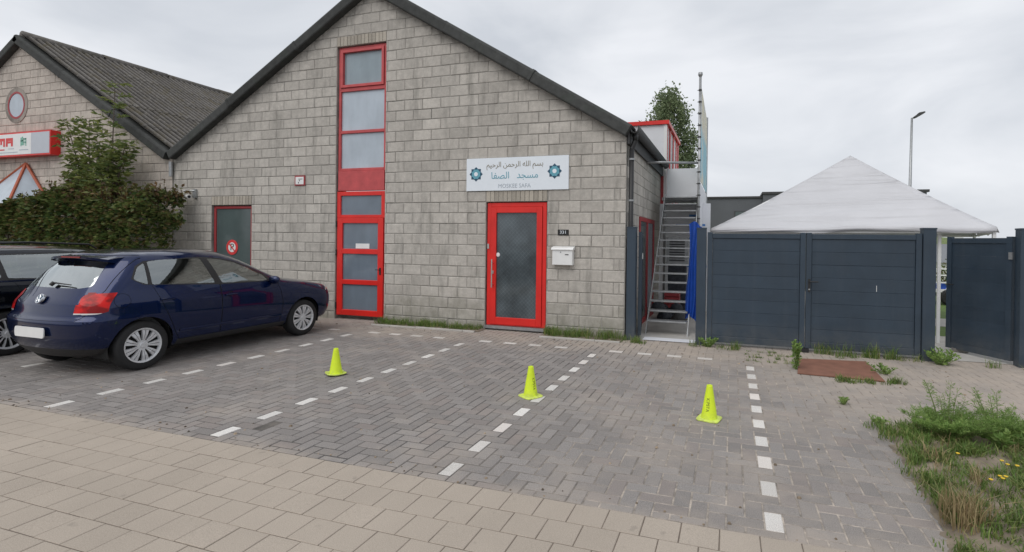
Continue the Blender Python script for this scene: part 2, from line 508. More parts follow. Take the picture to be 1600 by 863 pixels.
MAT['chrome'] = plain('chrome', (0.75, 0.76, 0.78), 0.1, metal=1.0, var=0.02)

# ------------------------------------------------------------------ mesh helpers
class MB:
    """collects vertices and faces; build() links ONE mesh object"""
    def __init__(s):
        s.v, s.f, s.r = [], [], []
        s.smooth = False
    def add(s, vs, fs, rnd=None):
        o = len(s.v)
        s.v += [tuple(x) for x in vs]
        s.f += [tuple(i + o for i in f) for f in fs]
        s.r += [0.0 if rnd is None else rnd] * len(fs)
        return s
    def box(s, x0, x1, y0, y1, z0, z1, rnd=None, rot=0.0, c=None):
        vs = [(x, y, z) for z in (z0, z1) for y in (y0, y1) for x in (x0, x1)]
        if rot:
            cx, cy = c if c else ((x0 + x1) / 2, (y0 + y1) / 2)
            ca, sa = math.cos(rot), math.sin(rot)
            vs = [(cx + (x - cx) * ca - (y - cy) * sa, cy + (x - cx) * sa + (y - cy) * ca, z) for x, y, z in vs]
        return s.add(vs, [(0, 2, 3, 1), (4, 5, 7, 6), (0, 1, 5, 4), (2, 6, 7, 3), (0, 4, 6, 2), (1, 3, 7, 5)], rnd)
    def bbox(s, x0, x1, y0, y1, z0, z1, b=0.006, rnd=None):
        """box with its front (-y) edges chamfered"""
        vs = [(x0, y1, z0), (x1, y1, z0), (x1, y1, z1), (x0, y1, z1),
              (x0, y0 + b, z0), (x1, y0 + b, z0), (x1, y0 + b, z1), (x0, y0 + b, z1),
              (x0 + b, y0, z0 + b), (x1 - b, y0, z0 + b), (x1 - b, y0, z1 - b), (x0 + b, y0, z1 - b)]
        fs = [(8, 9, 10, 11), (0, 3, 2, 1)] + [(4 + i, 4 + (i + 1) % 4, 8 + (i + 1) % 4, 8 + i) for i in range(4)] + \
             [(i, (i + 1) % 4, 4 + (i + 1) % 4, 4 + i) for i in range(4)]
        return s.add(vs, fs, rnd)
    def prism(s, poly, y0, y1, axis='y', rnd=None):
        """polygon in the plane normal to axis, extruded from y0 to y1"""
        n = len(poly)
        def P(a, b, h):
            return (a, h, b) if axis == 'y' else ((h, a, b) if axis == 'x' else (a, b, h))
        vs = [P(a, b, y0) for a, b in poly] + [P(a, b, y1) for a, b in poly]
        fs = [tuple(range(n)), tuple(range(2 * n - 1, n - 1, -1))] + [(i, n + i, n + (i + 1) % n, (i + 1) % n) for i in range(n)]
        return s.add(vs, fs, rnd)
    def tube(s, p, q, r0, r1=None, n=8, caps=True, rnd=None):
        p, q = Vector(p), Vector(q)
        r1 = r0 if r1 is None else r1
        d = (q - p)
        if d.length < 1e-6:
            return s
        d.normalize()
        a = d.orthogonal().normalized()
        b = d.cross(a)
        vs = []
        for c, r in ((p, r0), (q, r1)):
            for i in range(n):
                t = 2 * PI * i / n
                vs.append(c + a * (r * math.cos(t)) + b * (r * math.sin(t)))
        fs = [(i, (i + 1) % n, n + (i + 1) % n, n + i) for i in range(n)]
        if caps:
            fs += [tuple(range(n - 1, -1, -1)), tuple(range(n, 2 * n))]
        return s.add(vs, fs, rnd)
    def path(s, pts, rs, n=7):
        for i in range(len(pts) - 1):
            s.tube(pts[i], pts[i + 1], rs[i], rs[i + 1], n, caps=(i == 0 or i == len(pts) - 2))
        return s
    def lathe(s, prof, c, axis='z', n=32, close=False):
        """profile of (radius, height) turned about an axis through c"""
        k = len(prof)
        vs = []
        for i in range(n):
            t = 2 * PI * i / n
            for r, h in prof:
                a, b = r * math.cos(t), r * math.sin(t)
                vs.append({'z': (c[0] + a, c[1] + b, c[2] + h), 'x': (c[0] + h, c[1] + a, c[2] + b), 'y': (c[0] + a, c[1] + h, c[2] + b)}[axis])
        fs = []
        for i in range(n):
            j = (i + 1) % n
            for q in range(k - 1 if not close else k):
                e = (q + 1) % k
                fs.append((i * k + q, j * k + q, j * k + e, i * k + e))
        return s.add(vs, fs)
    def mesh(s, name, mats, smooth=None):
        me = bpy.data.meshes.new(name)
        me.from_pydata(s.v, [], s.f)
        for mt in (mats if isinstance(mats, (list, tuple)) else [mats]):
            me.materials.append(MAT[mt])
        if any(s.r):
            a = me.attributes.new('rnd', 'FLOAT', 'FACE')
            a.data.foreach_set('value', s.r)
        if s.smooth if smooth is None else smooth:
            me.polygons.foreach_set('use_smooth', [True] * len(me.polygons))
        me.update()
        return me
    def build(s, name, mats, parent=None, smooth=None, loc=None, fixn=True):
        me = s.mesh(name, mats, smooth)
        if fixn:
            bm = bmesh.new(); bm.from_mesh(me)
            bmesh.ops.recalc_face_normals(bm, faces=bm.faces)
            bm.to_mesh(me); bm.free()
        return link(name, me, parent, loc)

def link(name, data, parent=None, loc=None):
    o = bpy.data.objects.new(name, data)
    COL.objects.link(o)
    if parent is not None:
        o.parent = parent
    if loc is not None:
        o.location = loc
    return o

def tag(o, label=None, cat=None, group=None, kind=None):
    if label: o['label'] = label
    if cat: o['category'] = cat
    if group: o['group'] = group
    if kind: o['kind'] = kind
    return o

def thing(name, label, cat, loc=(0, 0, 0), rz=0.0, group=None):
    o = link(name, None, None, loc)
    o.rotation_euler = (0, 0, rz)
    o.empty_display_size = 0.3
    return tag(o, label, cat, group)

def text_mesh(name, body, size, mt, depth=0.002, align='CENTER', font_scale_x=1.0):
    c = bpy.data.curves.new(name, 'FONT')
    c.body = body
    c.size = size
    c.extrude = depth / 2
    c.align_x = align
    c.align_y = 'CENTER'
    c.resolution_u = 3
    o = bpy.data.objects.new(name, c)
    COL.objects.link(o)
    dg = bpy.context.evaluated_depsgraph_get()
    me = bpy.data.meshes.new_from_object(o.evaluated_get(dg))
    bpy.data.objects.remove(o)
    bpy.data.curves.remove(c)
    me.name = name
    me.materials.clear()
    me.materials.append(MAT[mt])
    for v in me.vertices:
        v.co.x *= font_scale_x
    return me

def text(name, body, size, mt, parent, loc, rot=(PI / 2, 0, 0), fx=1.0, align='CENTER'):
    o = link(name, text_mesh(name, body, size, mt, 0.002, align, fx), parent, loc)
    o.rotation_euler = rot
    return o

def rot_between(n):
    return n

def leaves(mb, centers, size, jitter=0.4, flat=0.0, aspect=0.55, droop=0.0, dirs=None):
    """one folded rhombus per centre; arrays in numpy"""
    n = len(centers)
    c = np.asarray(centers, float)
    d = RNG.normal(size=(n, 3)) if dirs is None else dirs + RNG.normal(size=(n, 3)) * 0.35
    d[:, 2] = d[:, 2] * (1 - flat) - droop
    d /= np.linalg.norm(d, axis=1)[:, None] + 1e-9
    u = RNG.normal(size=(n, 3))
    u -= (u * d).sum(1)[:, None] * d
    u /= np.linalg.norm(u, axis=1)[:, None] + 1e-9
    w = np.cross(d, u)
    L = size * (1 + jitter * (RNG.random(n) * 2 - 1))[:, None]
    a = c
    b = c + d * L * 0.5 + u * L * aspect * 0.5 + w * L * 0.08
    e = c + d * L
    g = c + d * L * 0.5 - u * L * aspect * 0.5 + w * L * 0.08
    o = len(mb.v)
    vs = np.stack([a, b, e, g], 1).reshape(-1, 3)
    mb.v += [tuple(x) for x in vs.tolist()]
    mb.f += [(o + 4 * i, o + 4 * i + 1, o + 4 * i + 2, o + 4 * i + 3) for i in range(n)]
    mb.r += (RNG.random(n) * 0.998 + 0.001).tolist()

def blades(mb, pts, h, w=0.006, lean=0.5, hj=0.5):
    n = len(pts)
    p = np.asarray(pts, float)
    a = RNG.random(n) * 2 * PI
    dx = np.stack([np.cos(a), np.sin(a), np.zeros(n)], 1)
    b = a + PI / 2 + RNG.normal(size=n) * 0.6
    ln = np.stack([np.cos(b), np.sin(b), np.zeros(n)], 1) * (RNG.random(n) * lean)[:, None]
    H = (h * (1 + hj * (RNG.random(n) * 2 - 1)))[:, None]
    W = w * (0.7 + 0.6 * RNG.random(n))[:, None]
    up_ = np.array([[0, 0, 1.0]])
    v0 = p - dx * W; v1 = p + dx * W
    mid = p + up_ * H * 0.55 + ln * H * 0.3
    v2 = mid + dx * W * 0.8; v3 = mid - dx * W * 0.8
    v4 = p + up_ * H * 0.92 + ln * H
    o = len(mb.v)
    vs = np.stack([v0, v1, v2, v3, v4], 1).reshape(-1, 3)
    mb.v += [tuple(x) for x in vs.tolist()]
    for i in range(n):
        k = o + 5 * i
        mb.f += [(k, k + 1, k + 2, k + 3), (k + 3, k + 2, k + 4)]
    r = RNG.random(n) * 0.998 + 0.001
    mb.r += np.repeat(r, 2).tolist()

def in_view(x, y, z):
    d = Vector((x, y, z)) - CAM_POS
    w = d.dot(fw)
    if w < 0.2:
        return 0.0
    px = 800 + PPX + FPX * d.dot(rt2) / w
    py = 431.5 + PPY - FPX * d.dot(up2) / w
    return 1.0 / (w * w) if -20 < px < 1620 and -20 < py < 883 else 0.0

def lay(pieces, shared, parent, name, rest_name, mt, limit=300):
    """pieces: (x, y, z, key, builder); the largest in view become objects of their own, the rest one joined mesh"""
    order = sorted(range(len(pieces)), key=lambda i: -in_view(*pieces[i][:3]))
    single = set(order[:limit])
    rest = MB()
    for i in order:
        x, y, z, key, verts, faces, dx = pieces[i]
        if i in single:
            if key is None:
                mb = MB(); mb.add(verts, faces)
                me = mb.mesh(name, mt)
            else:
                if key not in shared:
                    mb = MB(); mb.add(verts, faces)
                    shared[key] = mb.mesh(name, mt)
                me = shared[key]
            o = link(name, me, parent, (x, y, z))
            o.rotation_euler = dx
        else:
            R = Matrix.Translation((x, y, z)) @ Matrix.Rotation(dx[2], 4, 'Z') @ Matrix.Rotation(dx[1], 4, 'Y') @ Matrix.Rotation(dx[0], 4, 'X')
            rest.add([R @ Vector(v) for v in verts], faces, random.uniform(0.01, 0.99))
    if rest.v:
        tag(rest.build(rest_name, mt, parent, fixn=False), kind='stuff')

def tile_geo(w, l, h=0.03, b=0.004):
    """flat tile, top at z=0, chamfered top edge"""
    a, c = w / 2, l / 2
    vs = [(-a, -c, -h), (a, -c, -h), (a, c, -h), (-a, c, -h), (-a, -c, -b), (a, -c, -b), (a, c, -b), (-a, c, -b),
          (-a + b, -c + b, 0), (a - b, -c + b, 0), (a - b, c - b, 0), (-a + b, c - b, 0)]
    fs = [(8, 9, 10, 11)] + [(4 + i, 4 + (i + 1) % 4, 8 + (i + 1) % 4, 8 + i) for i in range(4)] + \
         [(i, (i + 1) % 4, 4 + (i + 1) % 4, 4 + i) for i in range(4)]
    return vs, fs

# ================================================================== SETTING: ground
def sheet(name, poly, z, mt):
    mb = MB()
    mb.add([(x, y, z) for x, y in poly], [tuple(range(len(poly)))])
    o = mb.build(name, mt, fixn=False)
    return tag(o, kind='structure')

sheet('ground', [(-400, -400), (400, -400), (400, 600), (-400, 600)], -0.05, 'earth')
EDGE_Y = -5.463
parking = sheet('parking_pavement', [(-22, EDGE_Y), (9, EDGE_Y), (9, 0.12), (-22, 0.12)], -0.0034, 'joint')
sidewalk = sheet('sidewalk', [(-22, -10.0), (9, -10.0), (9, EDGE_Y), (-22, EDGE_Y)], -0.0030, 'slab_joint')
sheet('road', [(-200, -60), (200, -60), (200, -10.0), (-200, -10.0)], -0.03, 'dark_trim')

CELL = 0.108219
X00, Y00 = 1.968 - CELL / 2, -5.3894
G = 0.0048
shared = {}
pav, whites = [], []
for i in range(-190, 58):
    for j in range(-3, 51):
        t = (i + j + 2) % 4
        x0, y0 = X00 + i * CELL, Y00 + j * CELL
        if t == 0:
            w, l = 2 * CELL, CELL
        elif t == 2:
            w, l = CELL, 2 * CELL
        else:
            continue
        y1 = y0 + l
        if y1 < EDGE_Y + 0.02 or x0 < -19:
            continue
        yy0 = max(y0, EDGE_Y)
        if x0 > 3.6 and y1 < -3.1 + 0.05 * (x0 - 3.6):
            continue
        if x0 > 3.15 and y1 < -3.6:
            continue
        key = (t, round(y1 - yy0, 3))
        vs, fs = tile_geo(w - 2 * G, (y1 - yy0) - 2 * G)
        dx = (random.gauss(0, 0.0030), random.gauss(0, 0.0030), random.gauss(0, 0.006))
        z = random.gauss(0, 0.0009)
        # settled patch in the right-hand bays
        z -= 0.0014 * math.exp(-((x0 - 0.9) ** 2 / 0.5 + (y0 + 3.9) ** 2 / 0.6))
        white = (t == 2 and i % 20 == 0 and j % 4 == 0 and 0 <= j <= 36 and -100 <= i <= 0) or \
                (t == 0 and j == 40 and i % 4 == 2 and -98 <= i <= -4 and i % 20 not in (18,))
        (whites if white else pav).append((x0 + w / 2, (yy0 + y1) / 2, z, key, vs, fs, dx))
lay(pav, shared, parking, 'paver', 'far_pavers', 'paver', 300)
lay(whites, {}, parking, 'white_paver', 'far_white_pavers', 'white_paver', 300)

SL = 0.2165
shared = {}
slabs = []
for r in range(0, 12):
    yc = EDGE_Y - (r + 0.5) * SL
    off = -0.068 if r % 2 == 0 else 0.041
    for k in range(-75, 22):
        xc = off + (k + 0.5) * SL
        vs, fs = tile_geo(SL - 0.0050, SL - 0.0050, 0.03, 0.003)
        dx = (random.gauss(0, 0.0018), random.gauss(0, 0.0018), random.gauss(0, 0.004))
        slabs.append((xc, yc, random.gauss(0.0, 0.0009), 'slab', vs, fs, dx))
lay(slabs, shared, sidewalk, 'slab', 'far_slabs', 'slab', 300)

# yard behind the gates
sheet('yard', [(0.02, 0.125), (9, 0.125), (9, 2.3), (14, 6.6), (14, 11), (0.02, 11)], 0.004, 'concrete')
sheet('threshold', [(0.3, 0.02), (1.19, 0.02), (1.19, 0.30), (0.3, 0.30)], 0.010, 'white_panel')
sheet('lawn', [(4.6, 2.35), (60, 2.35), (60, 120), (1, 120), (1, 11.1), (4.6, 11.1)], 0.009, 'lawn')
sheet('path', [(4.6, 3.6), (60, 3.6), (60, 4.9), (4.6, 4.9)], 0.014, 'concrete')

# soil strips with edging stones along the wall, and the grass verge on the right
mb = MB()
def mound(mb, poly, base, amp, step=0.06):
    xs = [p[0] for p in poly]; ys = [p[1] for p in poly]
    nx = int((max(xs) - min(xs)) / step) + 1; ny = int((max(ys) - min(ys)) / step) + 1
    def inside(x, y):
        c = False
        for a in range(len(poly)):
            (x1, y1), (x2, y2) = poly[a], poly[a - 1]
            if (y1 > y) != (y2 > y) and x < (x2 - x1) * (y - y1) / (y2 - y1) + x1:
                c = not c
        return c
    def dist(x, y):
        d = 9
        for a in range(len(poly)):
            (x1, y1), (x2, y2) = poly[a], poly[a - 1]
            t = max(0, min(1, ((x - x1) * (x2 - x1) + (y - y1) * (y2 - y1)) / ((x2 - x1) ** 2 + (y2 - y1) ** 2)))
            d = min(d, math.hypot(x - x1 - t * (x2 - x1), y - y1 - t * (y2 - y1)))
        return d
    idx = {}
    vs, fs = [], []
    for a in range(nx + 1):
        for b in range(ny + 1):
            x, y = min(xs) + a * step, min(ys) + b * step
            ins = inside(x, y)
            d = dist(x, y) * (1 if ins else -1)
            if d < -step * 1.5:
                continue
            n_ = math.sin(x * 7.1 + y * 3.3) * math.sin(y * 5.7 - x * 2.1) + 0.5 * math.sin(x * 17 + 1) * math.sin(y * 19 + 2)
            z = base + amp * min(1, max(-0.6, d / 0.15)) * (0.7 + 0.35 * n_) + 0.004 * math.sin(x * 41 + y * 37)
            idx[(a, b)] = len(vs)
            vs.append((x, y, z))
    for (a, b), i in idx.items():
        q = [(a, b), (a + 1, b), (a + 1, b + 1), (a, b + 1)]
        if all(c in idx for c in q):
            fs.append(tuple(idx[c] for c in q))
    mb.add(vs, fs)
    return inside
VERGE = [(3.14, -3.20), (3.03, -3.8), (2.97, -4.6), (2.92, -5.2), (2.84, -5.62), (7.5, -5.62), (7.5, -2.7), (4.6, -2.95), (3.5, -3.05)]
mb = MB(); verge_in = mound(mb, VERGE, 0.008, 0.030)
mb.smooth = True
tag(mb.build('verge_soil', 'earth', fixn=False), kind='structure')
for n_, (xa, xb) in enumerate(((-4.83, -2.63), (-1.40, 0.0))):
    mb = MB(); mound(mb, [(xa, -0.33), (xb, -0.33), (xb, -0.01), (xa, -0.01)], 0.012, 0.022, 0.05)
    mb.smooth = True
    strip = tag(mb.build('soil_strip', 'earth', fixn=False), kind='structure')
    x = xa
    while x < xb - 0.2:
        L_ = min(0.98, xb - x)
        e = MB(); e.bbox(x + 0.004, x + L_ - 0.004, -0.385, -0.335, -0.03, 0.022 + random.uniform(-0.004, 0.006), 0.006)
        e.build('edging_stone', 'concrete', strip)
        x += L_

# ================================================================== MAIN BUILDING
APEX_X, APEX_Z = -5.2, 6.80
EAVE_R, EAVE_L, EAVE_Z = 0.10, -10.68, 3.60
def roof_z(x, apex=(APEX_X, APEX_Z), r=(EAVE_R, EAVE_Z), l=(EAVE_L, EAVE_Z)):
    if x >= apex[0]:
        return apex[1] + (r[1] - apex[1]) * (x - apex[0]) / (r[0] - apex[0])
    return apex[1] + (l[1] - apex[1]) * (x - apex[0]) / (l[0] - apex[0])

def clip_poly(poly, a, b, c):
    """keep a*x+b*z<=c"""
    out = []
    for i in range(len(poly)):
        p, q = poly[i], poly[(i + 1) % len(poly)]
        dp, dq = a * p[0] + b * p[1] - c, a * q[0] + b * q[1] - c
        if dp <= 0:
            out.append(p)
        if (dp < 0 < dq) or (dq < 0 < dp):
            t = dp / (dp - dq)
            out.append((p[0] + t * (q[0] - p[0]), p[1] + t * (q[1] - p[1])))
    return out

def block_geo(w, h, b=0.010, dep=0.05):
    a, c = w / 2, h / 2
    b = min(b, a * 0.4)
    vs = [(-a, dep, -c), (a, dep, -c), (a, dep, c), (-a, dep, c), (-a, b, -c), (a, b, -c), (a, b, c), (-a, b, c),
          (-a + b, 0, -c + b), (a - b, 0, -c + b), (a - b, 0, c - b), (-a + b, 0, c - b)]
    fs = [(8, 9, 10, 11)] + [(4 + i, 4 + (i + 1) % 4, 8 + (i + 1) % 4, 8 + i) for i in range(4)] + \
         [(i, (i + 1) % 4, 4 + (i + 1) % 4, 4 + i) for i in range(4)]
    return vs, fs

def gable_wall(parent, x_lo, x_hi, apex, rr, ll, openings, mt, mt_mortar, wall_label=None):
    """block wall in the plane y=0 with openings (x0,x1,z0,z1); returns the wall part"""
    wall = MB()
    pieces, shared = [], {}
    ja = 0.0095
    under = 0.10                       # the verge covers the last of it
    for r in range(0, 36):
        z0, z1 = max(0.2 * r - 0.05, -0.05), 0.2 * r + 0.15
        if z0 > apex[1]:
            break
        # joints of this course
        if r % 2 == 1:
            xs = [x_hi - 0.4 * k for k in range(0, 60)]
        else:
            xs = [x_hi, x_hi - 0.1, x_hi - 0.2] + [x_hi - 0.2 - 0.4 * k for k in range(1, 60)]
        cuts = [(o[0], o[1]) for o in openings if o[2] < z1 - 0.02 and o[3] > z0 + 0.02]
        # backing (mortar), cut round the openings and under the roof
        segs = [(x_lo, x_hi)]
        for a, b in cuts:
            segs = [s for q in segs for s in ((q[0], min(q[1], a)), (max(q[0], b), q[1])) if s[1] - s[0] > 0.001]
        def roof_clip(poly):
            for (ex, ez), sgn in ((rr, 1), (ll, -1)):
                m_ = (ez - apex[1]) / (ex - apex[0])
                poly = clip_poly(poly, -m_, 1.0, apex[1] - under - m_ * apex[0])
                if len(poly) < 3:
                    return []
            return poly
        for a, b in segs:
            poly = roof_clip([(a, z0), (b, z0), (b, z1), (a, z1)])
            if poly:
                wall.prism(poly, 0.009, 0.30)
        for k in range(len(xs) - 1):
            bx1, bx0 = xs[k], max(xs[k + 1], x_lo)
            if bx1 <= x_lo:
                break
            parts = [(bx0, bx1)]
            for a, b in cuts:
                parts = [s for q in parts for s in ((q[0], min(q[1], a)), (max(q[0], b), q[1])) if s[1] - s[0] > 0.03]
            for a, b in parts:
                ja = random.choice((0.0075, 0.0075, 0.010, 0.010, 0.014))
                poly = [(a + ja / 2, z0 + ja / 2), (b - ja / 2, z0 + ja / 2), (b - ja / 2, z1 - ja / 2), (a + ja / 2, z1 - ja / 2)]
                cp = roof_clip(poly)
                if not cp:
                    continue
                xc, zc = (a + b) / 2, (z0 + z1) / 2
                dy = random.gauss(0, 0.0016)
                rot = (random.gauss(0, 0.004), 0, random.gauss(0, 0.003))
                if len(cp) == 4 and all(abs(p[0] - q[0]) + abs(p[1] - q[1]) < 1e-6 for p, q in zip(cp, poly)):
                    vs, fs = block_geo(b - a - ja, z1 - z0 - ja)
                    pieces.append((xc, dy, zc, (round(b - a, 3), round(z1 - z0, 3), ja), vs, fs, rot))
                elif len(cp) >= 3:
                    n = len(cp)
                    vs = [(p[0] - xc, 0, p[1] - zc) for p in cp] + [(p[0] - xc, 0.05, p[1] - zc) for p in cp]
                    fs = [tuple(range(n))] + [(i, n + i, n + (i + 1) % n, (i + 1) % n) for i in range(n)]
                    pieces.append((xc, dy, zc, None, vs, fs, (0, 0, 0)))
    w = wall.build('wall', mt_mortar, parent)
    lay(pieces, shared, w, 'block', 'far_blocks', mt, 300)
    return w

def lintel(wall, x0, x1, z0, z1, n):
    me = None
    st = (x1 - x0) / n
    mb = MB(); mb.bbox(-st / 2 + 0.004, st / 2 - 0.004, 0, 0.05, -(z1 - z0) / 2 + 0.005, (z1 - z0) / 2 - 0.005, 0.005)
    me = mb.mesh('brick', 'brick')
    for k in range(n):
        o = link('brick', me, wall, (x0 + (k + 0.5) * st, random.uniform(-0.004, 0.001), (z0 + z1) / 2))

bld = thing('block_building', 'grey concrete block building with tall gable, red doors and red window strip', 'building', (-5.3, 0, 0))
bld.location = (0, 0, 0)
OP = [(-2.62, -1.42, 0.0, 2.35), (-6.03, -4.84, 0.0, 5.55), (-9.45, -8.28, 0.0, 2.35)]
OPL = OP + [(-2.62, -1.42, 2.35, 2.55), (-6.03, -4.84, 5.55, 5.75), (-9.45, -8.28, 2.35, 2.55)]
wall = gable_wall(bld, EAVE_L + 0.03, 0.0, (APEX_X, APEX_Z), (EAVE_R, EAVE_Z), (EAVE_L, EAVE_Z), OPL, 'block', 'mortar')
for o in OP:
    mb = MB(); mb.box(o[0], o[1], 0.010, 0.29, o[3], o[3] + 0.2); mb.build('lintel', 'mortar', bld)
lintel(wall, -2.62, -1.42, 2.35, 2.55, 14)
lintel(wall, -6.03, -4.84, 5.55, 5.75, 14)
lintel(wall, -9.45, -8.28, 2.35, 2.55, 14)
# side wall along the passage
side = MB(); side.box(-0.30, -0.009, 0.30, 7.2, -0.05, 3.52)
side_w = side.build('side_wall', 'mortar', bld)
blk = MB()
for r in range(0, 18):
    z0, z1 = 0.2 * r - 0.05, 0.2 * r + 0.15
    off = 0.0 if r % 2 else 0.2
    y = 0.05 - off
    while y < 4.4:
        ya, yb = max(y, 0.05), min(y + 0.4, 4.4)
        for a, b in [(ya, min(yb, 1.30)), (max(ya, 3.25), yb)] if z0 < 2.1 else [(ya, yb)]:
            if b - a > 0.03:
                blk.box(-0.05, random.gauss(0, 0.001), a + 0.005, b - 0.005, z0 + 0.005, z1 - 0.005, random.uniform(0.01, 0.99))
        y += 0.4
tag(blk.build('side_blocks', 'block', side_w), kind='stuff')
sdr = MB()
for a, b, c, d in ((1.31, 1.39, 0.0, 2.14), (3.16, 3.24, 0.0, 2.14), (2.22, 2.32, 0.0, 2.06), (1.39, 3.16, 2.06, 2.14), (1.39, 3.16, 0.0, 0.10)):
    sdr.box(-0.02, 0.025, a, b, c, d)
sd_o = sdr.build('side_door', 'dark_red', bld)
g = MB(); g.box(-0.008, 0.004, 1.39, 2.22, 0.10, 2.06); g.build('pane', 'pane_green', sd_o)
g = MB(); g.box(-0.008, 0.004, 2.32, 3.16, 0.10, 2.06); g.build('pane', 'pane_grey', sd_o)

def verge(parent, apex, rr, ll, seg, y0=-0.15, y1=0.06, t=0.21):
    for ex, ez in (rr, ll):
        L_ = math.hypot(ex - apex[0], ez - apex[1])
        ux, uz = (ex - apex[0]) / L_, (ez - apex[1]) / L_
        nx, nz = (-uz, ux) if ux > 0 else (uz, -ux)     # outward (up) normal
        k = max(1, round(L_ / seg))
        for q in range(k):
            a, b = q * L_ / k, (q + 1) * L_ / k + (0.02 if q < k - 1 else 0)
            lift = 0.006 * (q % 2)
            mb = MB()
            def P(s_, h):
                return (apex[0] + ux * s_ + nx * h, apex[1] + uz * s_ + nz * h)
            # rounded top-front edge in section, swept along the slope
            sec = [(y0 + 0.012, -t), (y0, -t + 0.02), (y0, -0.05), (y0 + 0.015, -0.018), (y0 + 0.05, 0.0), (y1 + 0.25, 0.0), (y1 + 0.25, -0.03), (y1, -0.04), (y1, -t)]
            vs = []
            for s_ in (a, b):
                for (yy, h) in sec:
                    p = P(s_, h + lift)
                    vs.append((p[0], yy - lift, p[1]))
            n = len(sec)
            fs = [tuple(range(n)), tuple(range(2 * n - 1, n - 1, -1))] + [(i, (i + 1) % n, n + (i + 1) % n, n + i) for i in range(n)]
            mb.add(vs, fs)
            if q < k - 1:                                # collar at the overlap
                vs = []
                for s_ in (b - 0.03, b + 0.025):
                    for (yy, h) in sec:
                        p = P(s_, h + (0.008 if h > -t / 2 else -0.004) + lift)
                        vs.append((p[0], yy - 0.008 - lift, p[1]))
                mb.add(vs, fs)
            mb.build('verge_piece', 'verge', parent)
main_roof = MB()
for ex, ez in ((EAVE_R, EAVE_Z), (EAVE_L, EAVE_Z)):
    pts = [(APEX_X, APEX_Z - 0.02), (ex, ez - 0.02), (ex, ez - 0.09), (APEX_X, APEX_Z - 0.09)]
    main_roof.prism(pts, 0.30, 11.5 if ex < 0 else 4.35)
mr = main_roof.build('roof', 'roof', bld)
verge(mr, (APEX_X, APEX_Z), (EAVE_R, EAVE_Z), (EAVE_L, EAVE_Z), 2.15)
# gutter and downpipe on the passage side
g = MB()
n = 10
prof = [(0.13 + 0.075 * math.cos(PI + PI * i / n), 3.56 + 0.085 * math.sin(PI + PI * i / n)) for i in range(n + 1)]
prof = prof + [(0.205, 3.60), (0.195, 3.60)] + [(0.13 + 0.063 * math.cos(2 * PI - PI * i / n), 3.56 + 0.073 * math.sin(2 * PI - PI * i / n)) for i in range(n + 1)]
g.prism(prof, -0.05, 4.35, axis='y')
gu = g.build('gutter', 'dark_trim', bld)
f = MB(); f.box(0.02, 0.055, -0.04, 4.35, 3.30, 3.54); f.build('fascia_board', 'dark_trim', bld)
d = MB(); d.path([(0.13, 0.08, 3.50), (0.13, 0.08, 3.36), (0.075, 0.06, 3.22), (0.075, 0.06, 0.05)], [0.05, 0.045, 0.042, 0.042], 12)
d.smooth = False
dp = d.build('downpipe', 'black', bld, smooth=True)
for z in (3.05, 2.35, 1.0):
    c = MB(); c.tube((0.075, 0.06, z - 0.015), (0.075, 0.06, z + 0.015), 0.050, n=12); c.build('pipe_clip', 'galv', dp)
# short spout and streak in the roof valley
s_ = MB(); s_.tube((EAVE_L + 0.03, -0.06, 3.36), (EAVE_L + 0.04, -0.06, 3.02), 0.04, n=10); s_.build('valley_spout', 'galv', bld)

# --- doors and windows
def frame_rect(mb, x0, x1, z0, z1, w, y0, y1, wb=None):
    wb = w if wb is None else wb
    mb.bbox(x0, x0 + w, y0, y1, z0, z1, 0.004)
    mb.bbox(x1 - w, x1, y0, y1, z0, z1, 0.004)
    mb.bbox(x0 + w, x1 - w, y0, y1, z1 - w, z1, 0.004)
    mb.bbox(x0 + w, x1 - w, y0, y1, z0, z0 + wb, 0.004)

# main entrance
f = MB(); frame_rect(f, -2.60, -1.435, 0.085, 2.335, 0.075, 0.03, 0.12)
md = f.build('door', 'red', bld); tag(md, 'bright red entrance door with one large dark glass pane')
f = MB(); frame_rect(f, -2.520, -1.515, 0.105, 2.256, 0.105, 0.012, 0.075, 0.13); f.build('door_leaf', 'red', md)
f = MB(); f.box(-2.42, -1.61, 0.045, 0.06, 0.23, 2.155); f.build('pane', 'door_glass', md)
f = MB(); f.box(-2.62, -1.415, -0.03, 0.1, 0.03, 0.08); f.build('threshold_strip', 'galv', md)
f = MB(); f.tube((-2.47, -0.045, 0.78), (-2.47, -0.045, 1.30), 0.012, n=10)
f.tube((-2.47, -0.045, 0.84), (-2.47, 0.015, 0.84), 0.009); f.tube((-2.47, -0.045, 1.24), (-2.47, 0.015, 1.24), 0.009)
f.build('handle', 'steel', md)
f = MB(); f.box(-2.50, -2.455, 0.004, 0.014, 1.03, 1.09); f.build('lock_plate', 'steel', md)
f = MB(); f.lathe([(0.0, -0.012), (0.035, -0.01), (0.04, 0.0), (0.0, 0.0)], (-2.385, 0.042, 1.38), 'y', 20); f.build('door_knob', 'white', md)
f = MB(); f.box(-2.592, -2.56, 0.015, 0.031, 1.49, 1.58); f.build('door_contact', 'steel', md)

